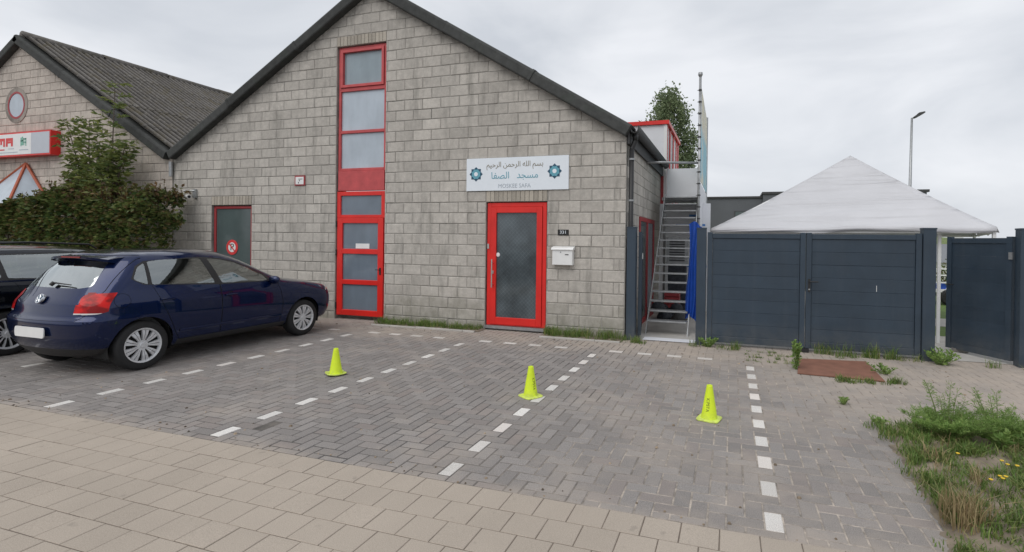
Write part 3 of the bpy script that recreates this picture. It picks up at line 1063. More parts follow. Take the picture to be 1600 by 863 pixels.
# tall strip: upper windows (faded), lower door (bright)
X0, X1 = -6.015, -4.855
zs = [(4.72, 5.535, 'pane_top'), (3.84, 4.66, 'pane_sky'), (3.06, 3.79, 'pane_sky')]
f = MB()
f.bbox(X0, X0 + 0.055, 0.05, 0.13, 2.62, 5.54, 0.004); f.bbox(X1 - 0.055, X1, 0.05, 0.13, 2.62, 5.54, 0.004)
for z0, z1 in ((5.485, 5.54), (4.64, 4.715), (3.785, 3.845), (3.02, 3.075)):
    f.bbox(X0 + 0.055, X1 - 0.055, 0.05, 0.13, z0, z1, 0.004)
tw = f.build('window', 'red_faded', bld); tag(tw, 'tall strip of stacked faded red windows rising into the gable')
f = MB(); frame_rect(f, X0 + 0.058, X1 - 0.058, 4.718, 5.483, 0.055, 0.025, 0.10); f.build('sash', 'red_faded', tw)
for z0, z1, mt in ((4.773, 5.428, 'pane_top'), (3.845, 4.64, 'pane_sky'), (3.075, 3.785, 'pane_sky')):
    f = MB(); f.box(X0 + 0.05, X1 - 0.05, 0.085, 0.10, z0, z1); f.build('pane', mt, tw)
f = MB(); f.bbox(X0 + 0.02, X1 - 0.02, 0.028, 0.12, 2.615, 3.015, 0.004); f.build('spandrel_panel', 'red_faded', tw)
f = MB(); frame_rect(f, X0, X1, 2.065, 2.60, 0.085, 0.03, 0.12, 0.06)
f.bbox(X0, X0 + 0.05, 0.045, 0.12, 0.07, 2.065, 0.004); f.bbox(X1 - 0.05, X1, 0.045, 0.12, 0.07, 2.065, 0.004)
td = f.build('door', 'red', bld); tag(td, 'narrow bright red door with three stacked grey panes below the window strip')
f = MB(); f.box(X0 + 0.08, X1 - 0.08, 0.06, 0.075, 2.12, 2.52); f.build('pane', 'pane_grey', td)
f = MB()
f.bbox(X0 + 0.02, X0 + 0.15, 0.012, 0.08, 0.085, 2.06, 0.005); f.bbox(X1 - 0.15, X1 - 0.02, 0.012, 0.08, 0.085, 2.06, 0.005)
for z0, z1 in ((1.955, 2.06), (1.335, 1.435), (0.715, 0.81), (0.085, 0.20)):
    f.bbox(X0 + 0.15, X1 - 0.15, 0.012, 0.08, z0, z1, 0.005)
f.build('door_leaf', 'red', td)
for z0, z1 in ((1.435, 1.955), (0.81, 1.335), (0.20, 0.715)):
    f = MB(); f.box(X0 + 0.148, X1 - 0.148, 0.045, 0.06, z0, z1); f.build('pane', 'pane_grey', td)
for z in (1.94, 1.36, 0.28):
    f = MB(); f.tube((X0 + 0.012, 0.005, z - 0.06), (X0 + 0.012, 0.005, z + 0.06), 0.014, n=8); f.build('hinge', 'black', td)
f = MB(); f.box(X1 - 0.10, X1 - 0.065, 0.002, 0.014, 0.93, 1.07); f.tube((X1 - 0.082, 0.008, 1.03), (X1 - 0.082, -0.04, 1.03), 0.008); f.tube((X1 - 0.082, -0.04, 1.03), (X1 - 0.16, -0.04, 1.03), 0.008)
f.build('handle', 'black', td)
f = MB(); f.box(-5.55, -5.22, 0.036, 0.044, 1.445, 1.545); f.build('paper_notice', 'white', td)

# left door (behind the car)
f = MB(); frame_rect(f, -9.435, -8.295, 0.07, 2.335, 0.06, 0.05, 0.13)
ld = f.build('door', 'dark_red', bld); tag(ld, 'dull green glazed door in thin red frame behind the blue car')
f = MB(); f.bbox(-9.372, -8.358, 0.07, 0.11, 0.135, 2.272, 0.004); f.build('pane', 'pane_green', ld)

# dormer-like rooftop room with red frame and red and white striped side
dm = thing('rooftop_room', 'white clad rooftop room with red edges behind the gutter', 'building', (-0.9, 5.6, 3.0))
DX, DY = -(-0.9), -5.6
def dmb(x0, x1, y0, y1, z0, z1):
    mb = MB(); mb.box(x0 + 0.9, x1 + 0.9, y0 - 5.6, y1 - 5.6, z0 - 3.0, z1 - 3.0); return mb
dmb(-2.2, 0.12, 4.42, 7.3, 2.6, 4.60).build('wall', 'white_panel', dm)
rf = dmb(-2.26, 0.19, 4.36, 7.36, 4.605, 4.70).build('roof', 'red', dm)
dmb(0.06, 0.14, 4.40, 4.46, 2.6, 4.60).build('corner_post', 'white', dm)
for a, b in ((4.47, 4.60), (5.05, 5.25), (5.85, 6.05), (6.65, 6.8), (7.15, 7.30)):
    dmb(0.122, 0.145, a, b, 2.62, 4.60).build('red_batten', 'red', dm)
dmb(-0.03, 0.07, 4.37, 4.405, 0.05, 3.30).build('red_post', 'dark_red', dm)

# ================================================================== NEIGHBOUR BUILDING
nb = thing('neighbour_building', 'tan block building with corrugated roof, round window and lit sign at left edge', 'building', (0, 0, 0))
NA, NR, NL = (-16.26, 6.89), (EAVE_L, EAVE_Z), (-21.84, EAVE_Z)
gable_wall(nb, -19.2, EAVE_L - 0.005, NA, NR, NL, [], 'block_tan', 'mortar_tan')
# corrugated sheets on the slope that is seen: rows down the slope, columns back from the verge
slope_len = math.hypot(NR[0] - NA[0], NR[1] - NA[1])
ang = math.atan2(NA[1] - NR[1], NR[0] - NA[0])
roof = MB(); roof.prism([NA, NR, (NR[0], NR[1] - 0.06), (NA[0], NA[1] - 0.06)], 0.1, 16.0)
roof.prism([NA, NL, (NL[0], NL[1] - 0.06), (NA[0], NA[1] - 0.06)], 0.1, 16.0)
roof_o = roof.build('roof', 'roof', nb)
SHW, ROWS = 0.885, 5
row_l = slope_len / ROWS
sheet_mb = MB()
nw = 5 * 8
prof = []
for i in range(nw + 1):
    yy = SHW * i / nw
    prof.append((yy, 0.030 * math.cos(2 * PI * 5 * i / nw)))
L_ = row_l + 0.12
vs = [(0.0, yy, h + 0.030) for yy, h in prof] + [(L_, yy, h + 0.040) for yy, h in prof] + [(L_, yy, h + 0.032) for yy, h in prof]
fs = [(i, i + 1, nw + 2 + i, nw + 1 + i) for i in range(nw)] + [(nw + 1 + i, nw + 2 + i, 2 * nw + 3 + i, 2 * nw + 2 + i) for i in range(nw)]
sheet_mb.add(vs, fs)
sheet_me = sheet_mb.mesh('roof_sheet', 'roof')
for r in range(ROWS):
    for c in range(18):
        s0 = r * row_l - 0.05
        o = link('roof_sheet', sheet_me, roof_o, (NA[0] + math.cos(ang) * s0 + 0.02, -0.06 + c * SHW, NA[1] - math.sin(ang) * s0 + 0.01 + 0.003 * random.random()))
        o.rotation_euler = (0, ang + random.gauss(0, 0.002), 0)
for c in range(9):
    mb = MB(); mb.tube((NA[0], 0.0 + c * 1.8, NA[1] + 0.03 + 0.01 * (c % 2)), (NA[0], 1.84 + c * 1.8, NA[1] + 0.03 + 0.01 * (c % 2)), 0.11, n=12)
    mb.build('ridge_cap', 'roof', roof_o, smooth=True)
verge(roof_o, NA, (NR[0], NR[1]), NL, 2.1)
# round window
rw = MB(); rw.lathe([(0.36, -0.012), (0.47, -0.012), (0.47, 0.03), (0.36, 0.03)], (-16.45, 0, 5.07), 'y', 40, True)
ro = rw.build('round_window', 'mortar_tan', nb)
f = MB(); f.lathe([(0.31, -0.016), (0.36, -0.016), (0.36, 0.03), (0.31, 0.03)], (-16.45, 0, 5.07), 'y', 40, True); f.build('frame', 'dark_red', ro)
f = MB(); f.lathe([(0.0, -0.006), (0.315, -0.006), (0.315, 0.03), (0.0, 0.03)], (-16.45, 0, 5.07), 'y', 40); f.build('pane', 'pane_sky', ro)
# pointed red framed glass bay under the sign
f = MB()
ap, md_, lf, rg = (-15.93, -0.06, 3.50), (-15.25, -0.75, 2.30), (-17.3, -0.35, 2.55), (-14.93, -0.04, 2.35)
bay = MB()
for q in (md_, lf, rg):
    bay.tube(ap, q, 0.035, n=6)
MAT['orange_red'] = plain('orange red steel paint', (0.42, 0.10, 0.045), 0.6, var=0.12)
by = bay.build('glass_bay', 'orange_red', nb)
f = MB(); f.add([ap, md_, lf], [(0, 1, 2)]); f.add([(a[0], a[1] + 0.012, a[2]) for a in (ap, md_, lf)], [(0, 2, 1)]); f.build('pane', 'pane_sky', by)
f = MB(); f.add([ap, rg, md_], [(0, 1, 2)]); f.add([(a[0], a[1] + 0.012, a[2]) for a in (ap, rg, md_)], [(0, 2, 1)]); f.build('pane', 'pane_sky', by)

# lit sign box on that wall
sg = thing('sign_box', 'white sign box with red frame high on the tan wall', 'sign', (-16.6, -0.105, 3.67))
def sgb(x0, x1, y0, y1, z0, z1):
    mb = MB(); mb.box(x0 + 16.6, x1 + 16.6, y0 + 0.105, y1 + 0.105, z0 - 3.67, z1 - 3.67); return mb
sgb(-19.0, -14.65, -0.21, -0.003, 3.67, 4.285).build('case', 'red', sg)
sgb(-18.97, -15.41, -0.2145, -0.2105, 3.71, 4.25).build('face', 'white', sg)
sgb(-15.405, -14.685, -0.2145, -0.2105, 3.71, 4.25).build('blank_face', 'pale_screen', sg)
sx = lambda x: x + 16.6
# red block letters (M A), the rest of the name is out of the picture
def block_letter(kind, x, z, w, h, t):
    mb = MB()
    if kind == 'A':
        rects = [(0, t, 0, h), (w - t, w, 0, h), (t, w - t, h - t, h), (t, w - t, h * 0.38, h * 0.38 + t * 0.7)]
    else:
        rects = [(0, t, 0, h), (w - t, w, 0, h), (t, w - t, h - t, h), (w / 2 - t / 2, w / 2 + t / 2, h * 0.25, h - t)]
    for a, b, c, d in rects:
        mb.box(sx(x + a), sx(x + b), -0.1135, -0.1095, z + c - 3.67, z + d - 3.67)
    return mb
block_letter('A', -16.44, 3.93, 0.29, 0.22, 0.075).build('letter', 'red_print', sg)
block_letter('M', -16.80, 3.93, 0.32, 0.22, 0.07).build('letter', 'red_print', sg)
block_letter('A', -17.16, 3.93, 0.29, 0.22, 0.075).build('letter', 'red_print', sg)
mb = MB()
for a, b, c, d in ((0.0, 0.035, 0, 0.22), (0.05, 0.10, 0.02, 0.24), (0.0, 0.10, 0.12, 0.15), (0.12, 0.15, 0.02, 0.2), (0.20, 0.23, 0.0, 0.2), (0.12, 0.23, 0.16, 0.2), (0.12, 0.23, 0.08, 0.11)):
    mb.box(sx(-15.83 + a), sx(-15.83 + b), -0.1135, -0.1095, 3.92 + c - 3.67, 3.92 + d - 3.67)
mb.build('logo', 'green_print', sg)
mb = MB(); mb.box(sx(-15.88), sx(-15.52), -0.1135, -0.1095, 0.145, 0.165); mb.build('small_line', 'grey_print', sg)
mb = MB(); mb.box(sx(-16.75), sx(-15.95), -0.1135, -0.1095, 0.095, 0.112); mb.box(sx(-16.35), sx(-16.1), -0.1135, -0.1095, 0.19, 0.205); mb.build('small_line', 'grey_print', sg)
mb = MB(); mb.box(sx(-16.75), sx(-16.5), -0.1135, -0.1095, 0.165, 0.195); mb.build('small_line', 'red_print', sg)

# ================================================================== THINGS ON THE WALL
ns = thing('name_sign', 'white mosque name board with two blue stars above the red entrance', 'sign', (-2.02, -0.02, 2.85))
f = MB(); f.bbox(-1.0, 1.0, 0.0, 0.018, -0.295, 0.305, 0.002); f.build('board', 'sign_white', ns)
def star(cx, cz, R_):
    mb = MB()
    for k in range(2):
        a0 = k * PI / 4
        sq = [(cx + R_ * math.cos(a0 + PI / 2 * i), cz + R_ * math.sin(a0 + PI / 2 * i)) for i in range(4)]
        mb.prism(sq, -0.0035 - 0.0006 * k, 0.0)
    st = mb.build('star', 'navy', ns)
    mb = MB()
    oct_ = []
    for i in range(16):
        r = R_ * (0.74 if i % 2 == 0 else 0.60)
        oct_.append((cx + r * math.cos(PI / 8 * i + PI / 8), cz + r * math.sin(PI / 8 * i + PI / 8)))
    mb.prism(oct_, -0.0065, -0.004); mb.build('star_inner', 'teal', st)
    mb = MB()
    mb.prism([(cx + R_ * 0.30 * math.cos(PI / 4 * i + PI / 8), cz + R_ * 0.30 * math.sin(PI / 4 * i + PI / 8)) for i in range(8)], -0.0085, -0.0067)
    mb.build('star_centre', 'sign_white', st)
star(-0.80, 0.015, 0.135)
star(0.74, 0.030, 0.135)
line1 = '\uFE91\uFEB4\uFEE2 \uFE8D\uFEDF\uFEE0\uFEEA \uFE8D\uFEDF\uFEAE\uFEA3\uFEE4\uFEE6 \uFE8D\uFEDF\uFEAE\uFEA3\uFEF4\uFEE2'[::-1]
line2 = '\uFEE3\uFEB4\uFEA0\uFEAA   \uFE8D\uFEDF\uFEBC\uFED4\uFE8E'[::-1]
text('calligraphy_line', line1, 0.135, 'gold', ns, (-0.03, -0.002, 0.175), fx=0.92)
text('arabic_name', line2, 0.17, 'teal', ns, (-0.03, -0.002, -0.025), fx=0.98)
text('latin_name', 'MOSKEE SAFA', 0.105, 'grey_print', ns, (-0.03, -0.002, -0.215), fx=0.98)

hn = thing('house_number', 'small black number plate 331 above the mailbox', 'number plate', (-1.11, -0.012, 1.80))
f = MB(); f.bbox(-0.10, 0.10, 0.0, 0.010, -0.048, 0.048, 0.002); f.build('plate', 'ink', hn)
text('number', '331', 0.075, 'sign_white', hn, (0, -0.002, 0.0), fx=1.15)

mbx = thing('mailbox', 'white metal mailbox on the wall right of the red entrance', 'mailbox', (-1.09, -0.11, 1.23))
f = MB(); f.bbox(-0.185, 0.185, 0.0, 0.105, 0.0, 0.27, 0.006); f.build('case', 'white', mbx)
f = MB(); f.prism([(-0.02, 0.262), (-0.02, 0.275), (0.0, 0.30), (0.108, 0.325), (0.108, 0.27)], -0.20, 0.20, axis='x'); f.build('lid', 'white', mbx)
f = MB(); f.lathe([(0.0, -0.008), (0.012, -0.006), (0.013, 0.0)], (-0.03, 0.0, 0.225), 'y', 12); f.build('lock', 'galv', mbx)
f = MB(); f.box(0.05, 0.115, -0.004, 0.0, 0.175, 0.19); f.build('name_slot', 'dark_trim', mbx)

al = thing('notice_plate', 'small red framed square notice plate left of the window strip', 'sign', (-6.94, -0.02, 2.845))
f = MB(); f.bbox(-0.135, 0.135, 0.0, 0.018, -0.105, 0.105, 0.004); f.build('frame', 'dark_red', al)
f = MB(); f.box(-0.105, 0.105, -0.003, 0.001, -0.078, 0.078); f.build('face', 'white', al)
f = MB(); f.box(-0.03, 0.075, -0.005, -0.003, 0.025, 0.037); f.box(-0.015, 0.012, -0.005, -0.003, -0.012, 0.008); f.box(-0.035, -0.015, -0.005, -0.003, -0.06, -0.03); f.build('print', 'ink', al)

ps = thing('no_parking_sign', 'round red no parking sign on the dark green door', 'sign', (-8.90, 0.058, 1.415))
f = MB(); f.lathe([(0.0, 0.0), (0.168, 0.0), (0.168, 0.008), (0.0, 0.008)], (0, 0, 0), 'y', 36); f.build('disc', 'red_print', ps)
f = MB(); f.lathe([(0.0, -0.002), (0.108, -0.002), (0.108, 0.0)], (0, 0, 0), 'y', 36); f.build('face', 'white', ps)
text('letter', 'P', 0.215, 'ink', ps, (0.005, -0.003, 0.0), fx=1.05)
f = MB(); f.box(-0.13, 0.13, -0.0075, -0.0055, -0.014, 0.014)
sl = f.build('slash', 'red_print', ps); sl.rotation_euler = (0, math.radians(45), 0)

cm = thing('security_camera', 'white security camera on the wall beside the hedge', 'security camera', (-9.93, -0.10, 2.58))
f = MB(); f.box(-0.05, 0.05, 0.06, 0.10, -0.06, 0.14); f.tube((0, 0.07, 0.10), (-0.22, -0.02, 0.10), 0.018); f.build('bracket', 'galv', cm)
f = MB(); f.tube((-0.10, -0.06, -0.03), (0.12, -0.14, -0.05), 0.045, n=12); f.build('body', 'white', cm)
f = MB(); f.tube((0.12, -0.14, -0.05), (0.13, -0.144, -0.051), 0.032, n=12); f.build('lens', 'ink', cm)

# ================================================================== PASSAGE: stairs, hoarding, clutter
st = thing('steel_stairs', 'galvanised open tread steel stairs climbing along the side passage', 'stairs', (0.63, 0.6, 0))
NT_ = 16
for k in range(NT_):
    f = MB(); z = 0.245 + 0.162 * k; y = 0.05 + 0.166 * k
    f.bbox(-0.345, 0.345, y, y + 0.21, z - 0.028, z, 0.004)
    f.build('tread', 'galv', st)
for x in (-0.365, 0.365):
    f = MB(); f.prism([(-0.03, 0.0), (0.07, 0.0), (2.76, 2.62), (2.76, 2.76), (2.62, 2.76)], x - 0.008, x + 0.008, axis='x'); f.build('stringer', 'galv', st)
f = MB(); f.box(-0.46, 0.36, 2.765, 3.70, 2.62, 2.68); f.build('landing', 'galv', st)
f = MB(); f.tube((0.33, 3.2, 0.0), (0.33, 3.2, 2.62), 0.03); f.tube((-0.40, 2.85, 0.0), (-0.40, 2.85, 2.62), 0.03); f.build('landing_post', 'galv', st)
f = MB(); f.box(-0.46, 0.30, 3.64, 3.66, 2.685, 3.46); f.build('landing_panel', 'white_panel', st)

hd = thing('banner_hoarding', 'tall scaffold pole banner hoarding above the stairs', 'hoarding', (1.03, 2.75, 0))
f = MB(); f.tube((0, 0, 0), (0, 0, 5.22), 0.028, n=10); f.build('pole', 'galv', hd, smooth=True)
f = MB(); f.tube((0, 3.3, 0), (0, 3.3, 5.1), 0.028, n=10); f.build('pole', 'galv', hd, smooth=True)
f = MB(); f.lathe([(0.0, 0.06), (0.045, 0.05), (0.05, 0.0), (0.03, -0.04)], (0, 0, 5.24), 'z', 10); f.build('pole_cap', 'galv', hd)
for k in range(12):
    f = MB(); f.tube((0, 0, 2.15 + 0.25 * k), (0, 0, 2.18 + 0.25 * k), 0.036, n=10); f.tube((-0.03, 0, 2.165 + 0.25 * k), (-0.06, 0, 2.165 + 0.25 * k), 0.006); f.build('banner_clip', 'dark_trim', hd)
def wavy(y0, y1, z0, z1a, z1b, x=0.0, amp=0.012):
    mb = MB(); vs = []; ny, nz = 24, 10
    for s_ in (0, 0.006):
        for a in range(ny + 1):
            for b in range(nz + 1):
                t, q = a / ny, b / nz
                z = z0 + (z1a + (z1b - z1a) * t - z0) * q
                vs.append((x + s_ + amp * math.sin(t * 9 + q * 2) * math.sin(q * PI), y0 + (y1 - y0) * t, z))
    o = (ny + 1) * (nz + 1)
    fs = []
    for a in range(ny):
        for b in range(nz):
            i = a * (nz + 1) + b
            fs.append((i, i + nz + 1, i + nz + 2, i + 1)); fs.append((o + i, o + i + 1, o + i + nz + 2, o + i + nz + 1))
    mb.add(vs, fs); mb.smooth = True
    return mb
k_ = NT('printed banner')
bx, by_, bz = k_.xyz()
c = k_.mix(k_.ramp(k_.noise(1.2, 3), 0.40, 0.55), (0.55, 0.56, 0.54), (0.66, 0.60, 0.42))
c = k_.mix(k_.math('MULTIPLY', k_.ramp(bz, 4.35, 4.1), k_.ramp(k_.noise(0.9, 2), 0.35, 0.5)), c, (0.20, 0.48, 0.58))
k_.color(c); k_.set(roughness=0.5)
MAT['banner'] = k_.m
wavy(0.04, 3.26, 3.02, 5.10, 4.98).build('banner', 'banner', hd, fixn=False)
wavy(0.04, 3.26, 1.9, 2.98, 2.98, 0.0, 0.006).build('lower_sheet', 'white_panel', hd, fixn=False)
f = MB(); f.tube((-0.03, 0.0, 3.36), (-1.03, -0.72, 3.30), 0.026, n=10); f.build('wall_tie', 'galv', hd, smooth=True)

bw = thing('passage_back_wall', 'white board wall with blue lettering seen behind the stair treads', 'wall', (0.6, 4.25, 0))
f = MB(); f.box(-0.60, 0.62, 0.0, 0.08, 0.0, 2.6); f.build('board', 'white_panel', bw)
for x, z, w_ in ((0.12, 2.28, 0.24), (0.12, 1.72, 0.22), (-0.2, 2.05, 0.7), (0.05, 1.05, 0.5)):
    f = MB(); f.box(x, x + w_, -0.006, -0.002, z, z + 0.05); f.build('blue_stripe', 'blue_print', bw)
ac = thing('air_conditioner', 'grey louvred air conditioner unit behind the stairs', 'air conditioner', (0.55, 3.15, 1.15))
f = MB(); f.box(-0.24, 0.24, 0.0, 0.3, 0.0, 0.62); f.build('case', 'galv', ac)
for k in range(8):
    f = MB(); f.box(-0.17, 0.17, -0.012, -0.002, 0.08 + 0.06 * k, 0.11 + 0.06 * k); f.build('louvre', 'dark_trim', ac)
f = MB(); f.box(-0.2, 0.2, 0.02, 0.28, -1.15, 0.0); f.build('stand', 'junk', ac)
rb = thing('red_crate', 'red crate on the floor under the stairs', 'crate', (0.50, 2.75, 0.22))
for a in range(4):
    f = MB(); f.box(-0.16, 0.16, -0.12, 0.12, 0.02 + 0.08 * a, 0.085 + 0.08 * a); f.build('slat', 'dark_red', rb)
jk = thing('dark_bags', 'heap of dark bags and clutter at the foot of the stairs', 'bags', (0.55, 2.45, 0))
for k in range(9):
    f = MB(); cx, cy, r = random.uniform(-0.35, 0.35), random.uniform(-0.25, 0.25), random.uniform(0.08, 0.16)
    ps_ = [(0.001, 0.0), (r * 1.05, 0.02), (r * 1.1, r * 0.6), (r * 0.8, r * 1.2), (r * 0.3, r * 1.5), (0.001, r * 1.55)]
    f.lathe(ps_, (cx, cy, 0.0 if k < 6 else 0.16), 'z', 9); f.build('bag', random.choice(['junk', 'junk', 'dark_trim']), jk, smooth=True)
tp = MB(); vs, fs = [], []
nu, nv = 30, 26
for s_ in (0, 1):
    for a in range(nu + 1):
        for b in range(nv + 1):
            t, q = a / nu, b / nv
            z = 1.98 - 1.72 * q + 0.05 * math.sin(t * 5)
            x = 0.975 + 0.255 * t + 0.02 * math.sin(q * 7 + t * 4) - 0.07 * max(0, q - 0.55) * (1 - t) * 2
            y = 0.95 - 0.25 * t + 0.035 * math.sin(t * 19 + q * 3) * (0.3 + q) + s_ * 0.004
            vs.append((x, y, z))
o_ = (nu + 1) * (nv + 1)
for a in range(nu):
    for b in range(nv):
        i = a * (nv + 1) + b
        fs.append((i, i + 1, i + nv + 2, i + nv + 1)); fs.append((o_ + i, o_ + i + nv + 1, o_ + i + nv + 2, o_ + i + 1))
tp.add(vs, fs)
tag(tp.build('blue_tarpaulin', 'tarp', fixn=False, smooth=True), 'blue tarpaulin hanging between the stairs and the gate post', 'tarpaulin')

# ================================================================== GATES
def post(x0, x1, y0, y1, h, label):
    t = thing('gate_post', label, 'post', ((x0 + x1) / 2, (y0 + y1) / 2, 0), group='anthracite gate posts')
    a, b = (x1 - x0) / 2, (y1 - y0) / 2
    f = MB(); c = 0.006
    oc = [(-a + c, -b), (a - c, -b), (a, -b + c), (a, b - c), (a - c, b), (-a + c, b), (-a, b - c), (-a, -b + c)]
    f.prism(oc, 0, h, axis='z'); f.build('shaft', 'anthracite', t)
    f = MB(); f.box(-a - 0.004, a + 0.004, -b - 0.004, b + 0.004, h + 0.001, h + 0.022); f.build('cap', 'anthracite', t)
    return t
post(0.035, 0.185, -0.06, 0.09, 1.88, 'anthracite post against the corner of the block wall')
post(1.175, 1.325, -0.06, 0.09, 1.87, 'anthracite post left of the double gate beside the stair passage')
post(4.325, 4.485, -0.06, 0.10, 1.88, 'anthracite post right of the double gate beside the opening')
post(5.47, 5.63, -0.05, 0.11, 1.88, 'anthracite post at the right edge carrying the open gate')

def leaf(name, label, w, h, loc, rz, nb_, group=None, handle=None, stile=0.075):
    """gate leaf: hinge at local x=0, extends to x=w"""
    t = thing(name, label, 'gate', loc, rz, group)
    f = MB(); f.bbox(0, stile, -0.03, 0.03, 0, h + 0.02, 0.004); f.build('stile', 'anthracite', t)
    f = MB(); f.bbox(w - stile, w, -0.03, 0.03, 0, h + 0.02, 0.004); f.build('stile', 'anthracite', t)
    f = MB(); f.bbox(stile + 0.001, w - stile - 0.001, -0.026, 0.026, h - 0.075, h, 0.004); f.build('top_rail', 'anthracite', t)
    f = MB(); f.bbox(stile + 0.001, w - stile - 0.001, -0.026, 0.026, 0.0, 0.10, 0.004); f.build('bottom_rail', 'anthracite', t)
    st_ = (h - 0.175) / nb_
    bm_ = MB(); bm_.bbox(stile + 0.002, w - stile - 0.002, -0.010, 0.014, 0.0003, st_ - 0.0003, 0.004)
    me = bm_.mesh('board', 'anthracite')
    for k in range(nb_):
        link('board', me, t, (0, random.gauss(0, 0.0006), 0.10 + k * st_))
    if handle is not None:
        f = MB(); f.box(handle - 0.016, handle + 0.016, -0.037, -0.031, 0.86, 1.06); f.tube((handle, -0.034, 1.02), (handle, -0.075, 1.02), 0.009); f.tube((handle, -0.075, 1.02), (handle + 0.12, -0.075, 1.02), 0.009)
        f.build('handle', 'black', t)
        f = MB(); f.lathe([(0.0, -0.006), (0.012, -0.005), (0.012, 0.0)], (handle, -0.037, 0.90), 'y', 12); f.build('lock', 'galv', t)
    return t
leaf('gate_leaf', 'left leaf of the closed anthracite double gate', 1.445, 1.74, (1.345, 0.0, 0.06), 0, 8, 'leaves of the double gate')
rl = leaf('gate_leaf', 'right leaf of the closed anthracite double gate, with lever handle', 1.518, 1.74, (2.80, 0.0, 0.06), 0, 8, 'leaves of the double gate', handle=0.045)
f = MB(); f.box(-0.05, 0.05, -0.07, 0.05, -0.055, 0.0); f.build('drop_bolt', 'black', rl)
f = MB(); f.box(0.95, 0.956, -0.0125, -0.0105, 0.90, 0.99); f.build('scratch', 'white', rl)
lf_ = leaf('side_gate', 'narrow anthracite gate standing open along the passage wall', 0.95, 1.74, (0.235, 0.11, 0.06), math.radians(98.5), 8)
f = MB(); f.box(-0.01, 0.03, -0.05, -0.031, 1.30, 1.40); f.build('hinge', 'galv', lf_)
og = leaf('pedestrian_gate', 'anthracite pedestrian gate standing open inwards at the right edge', 0.98, 1.72, (5.46, 0.12, 0.05), math.radians(119), 8)
f = MB(); f.box(-0.02, 0.03, 0.031, 0.05, 1.42, 1.52); f.build('hinge', 'galv', og)
f = MB(); f.tube((0.93, 0.03, 1.0), (0.93, 0.08, 1.0), 0.009); f.tube((0.93, 0.08, 1.0), (0.82, 0.08, 1.0), 0.009); f.build('handle', 'black', og)
f = MB(); f.bbox(-0.105, 0.105, -0.05, 0.05, 0.006, 0.062, 0.006)
ds = f.build('doorstop_brick', 'mortar', None, loc=(5.11, 0.84, 0)); ds.rotation_euler = (0, 0, -0.35)
tag(ds, 'grey brick propping the open pedestrian gate', 'brick')

# ================================================================== TENT
tn = thing('party_tent', 'white pyramid party tent behind the double gate', 'tent', (4.17, 4.0, 0))
C4 = [(1.31, 2.60), (5.71, 1.20), (7.04, 5.39), (2.64, 6.79)]
PK = (4.17, 4.0, 3.60)
mb = MB(); vs, fs = [], []
NS = 26
def canopy_pt(a, b, u, v):
    """u along the edge 0..1, v from edge 0 to peak 1"""
    ex, ey = a[0] + (b[0] - a[0]) * u, a[1] + (b[1] - a[1]) * u
    x, y = ex + (PK[0] - ex) * v, ey + (PK[1] - ey) * v
    z = 1.955 + (PK[2] - 1.955) * (v ** 1.06)
    z -= 0.13 * math.sin(PI * v) * (math.sin(PI * u) ** 0.6)          # sag between the hips
    z += 0.032 * math.sin(v * 24 + u * 5 + 2 * math.sin(u * 6)) * (1 - v) ** 0.7 * math.sin(PI * u)
    z += 0.010 * math.sin((u - 0.5) * 26 * (1 - 0.4 * v) + v * 9) * (1 - v) ** 2
    return (x - 4.17, y - 4.0, z)
for e in range(4):
    a, b = C4[e], C4[(e + 1) % 4]
    o_ = len(vs)
    ex, ey = b[1] - a[1], -(b[0] - a[0]); ln = math.hypot(ex, ey); ex, ey = ex / ln, ey / ln
    for i in range(NS + 1):
        u = i / NS
        p = canopy_pt(a, b, u, 0.0)
        drop = 0.085 + 0.010 * math.sin(u * 17)
        vs.append((p[0] + ex * 0.03, p[1] + ey * 0.03, p[2] - drop))
        for j in range(NS + 1):
            vs.append(canopy_pt(a, b, u, j / NS))
    K = NS + 2
    for i in range(NS):
        for j in range(NS + 1):
            q = o_ + i * K + j
            fs.append((q, q + K, q + K + 1, q + 1))
mb.add(vs, fs)
cn = mb.build('canopy', 'canopy', tn, smooth=True)
sm = cn.modifiers.new('thickness', 'SOLIDIFY'); sm.thickness = 0.004
for e in range(4):
    x, y = C4[e][0] - 4.17, C4[e][1] - 4.0
    ix, iy = x * 0.985, y * 0.985
    f = MB(); f.box(ix - 0.022, ix + 0.022, iy - 0.022, iy + 0.022, 0, 1.93); f.build('leg', 'white', tn)
    a, b = C4[e], C4[(e + 1) % 4]
    f = MB(); f.tube(((a[0] - 4.17) * 0.985, (a[1] - 4.0) * 0.985, 1.875), ((b[0] - 4.17) * 0.985, (b[1] - 4.0) * 0.985, 1.875), 0.022, n=6); f.build('edge_bar', 'white', tn)
    f = MB(); f.tube(((a[0] - 4.17) * 0.985, (a[1] - 4.0) * 0.985, 1.93), (0, 0, 3.52), 0.018, n=6); f.build('hip_bar', 'white', tn)
f = MB(); f.box(5.045 - 4.17, 5.09 - 4.17, 1.58 - 4.0, 1.625 - 4.0, 0, 1.95); f.build('front_pole', 'white', tn)

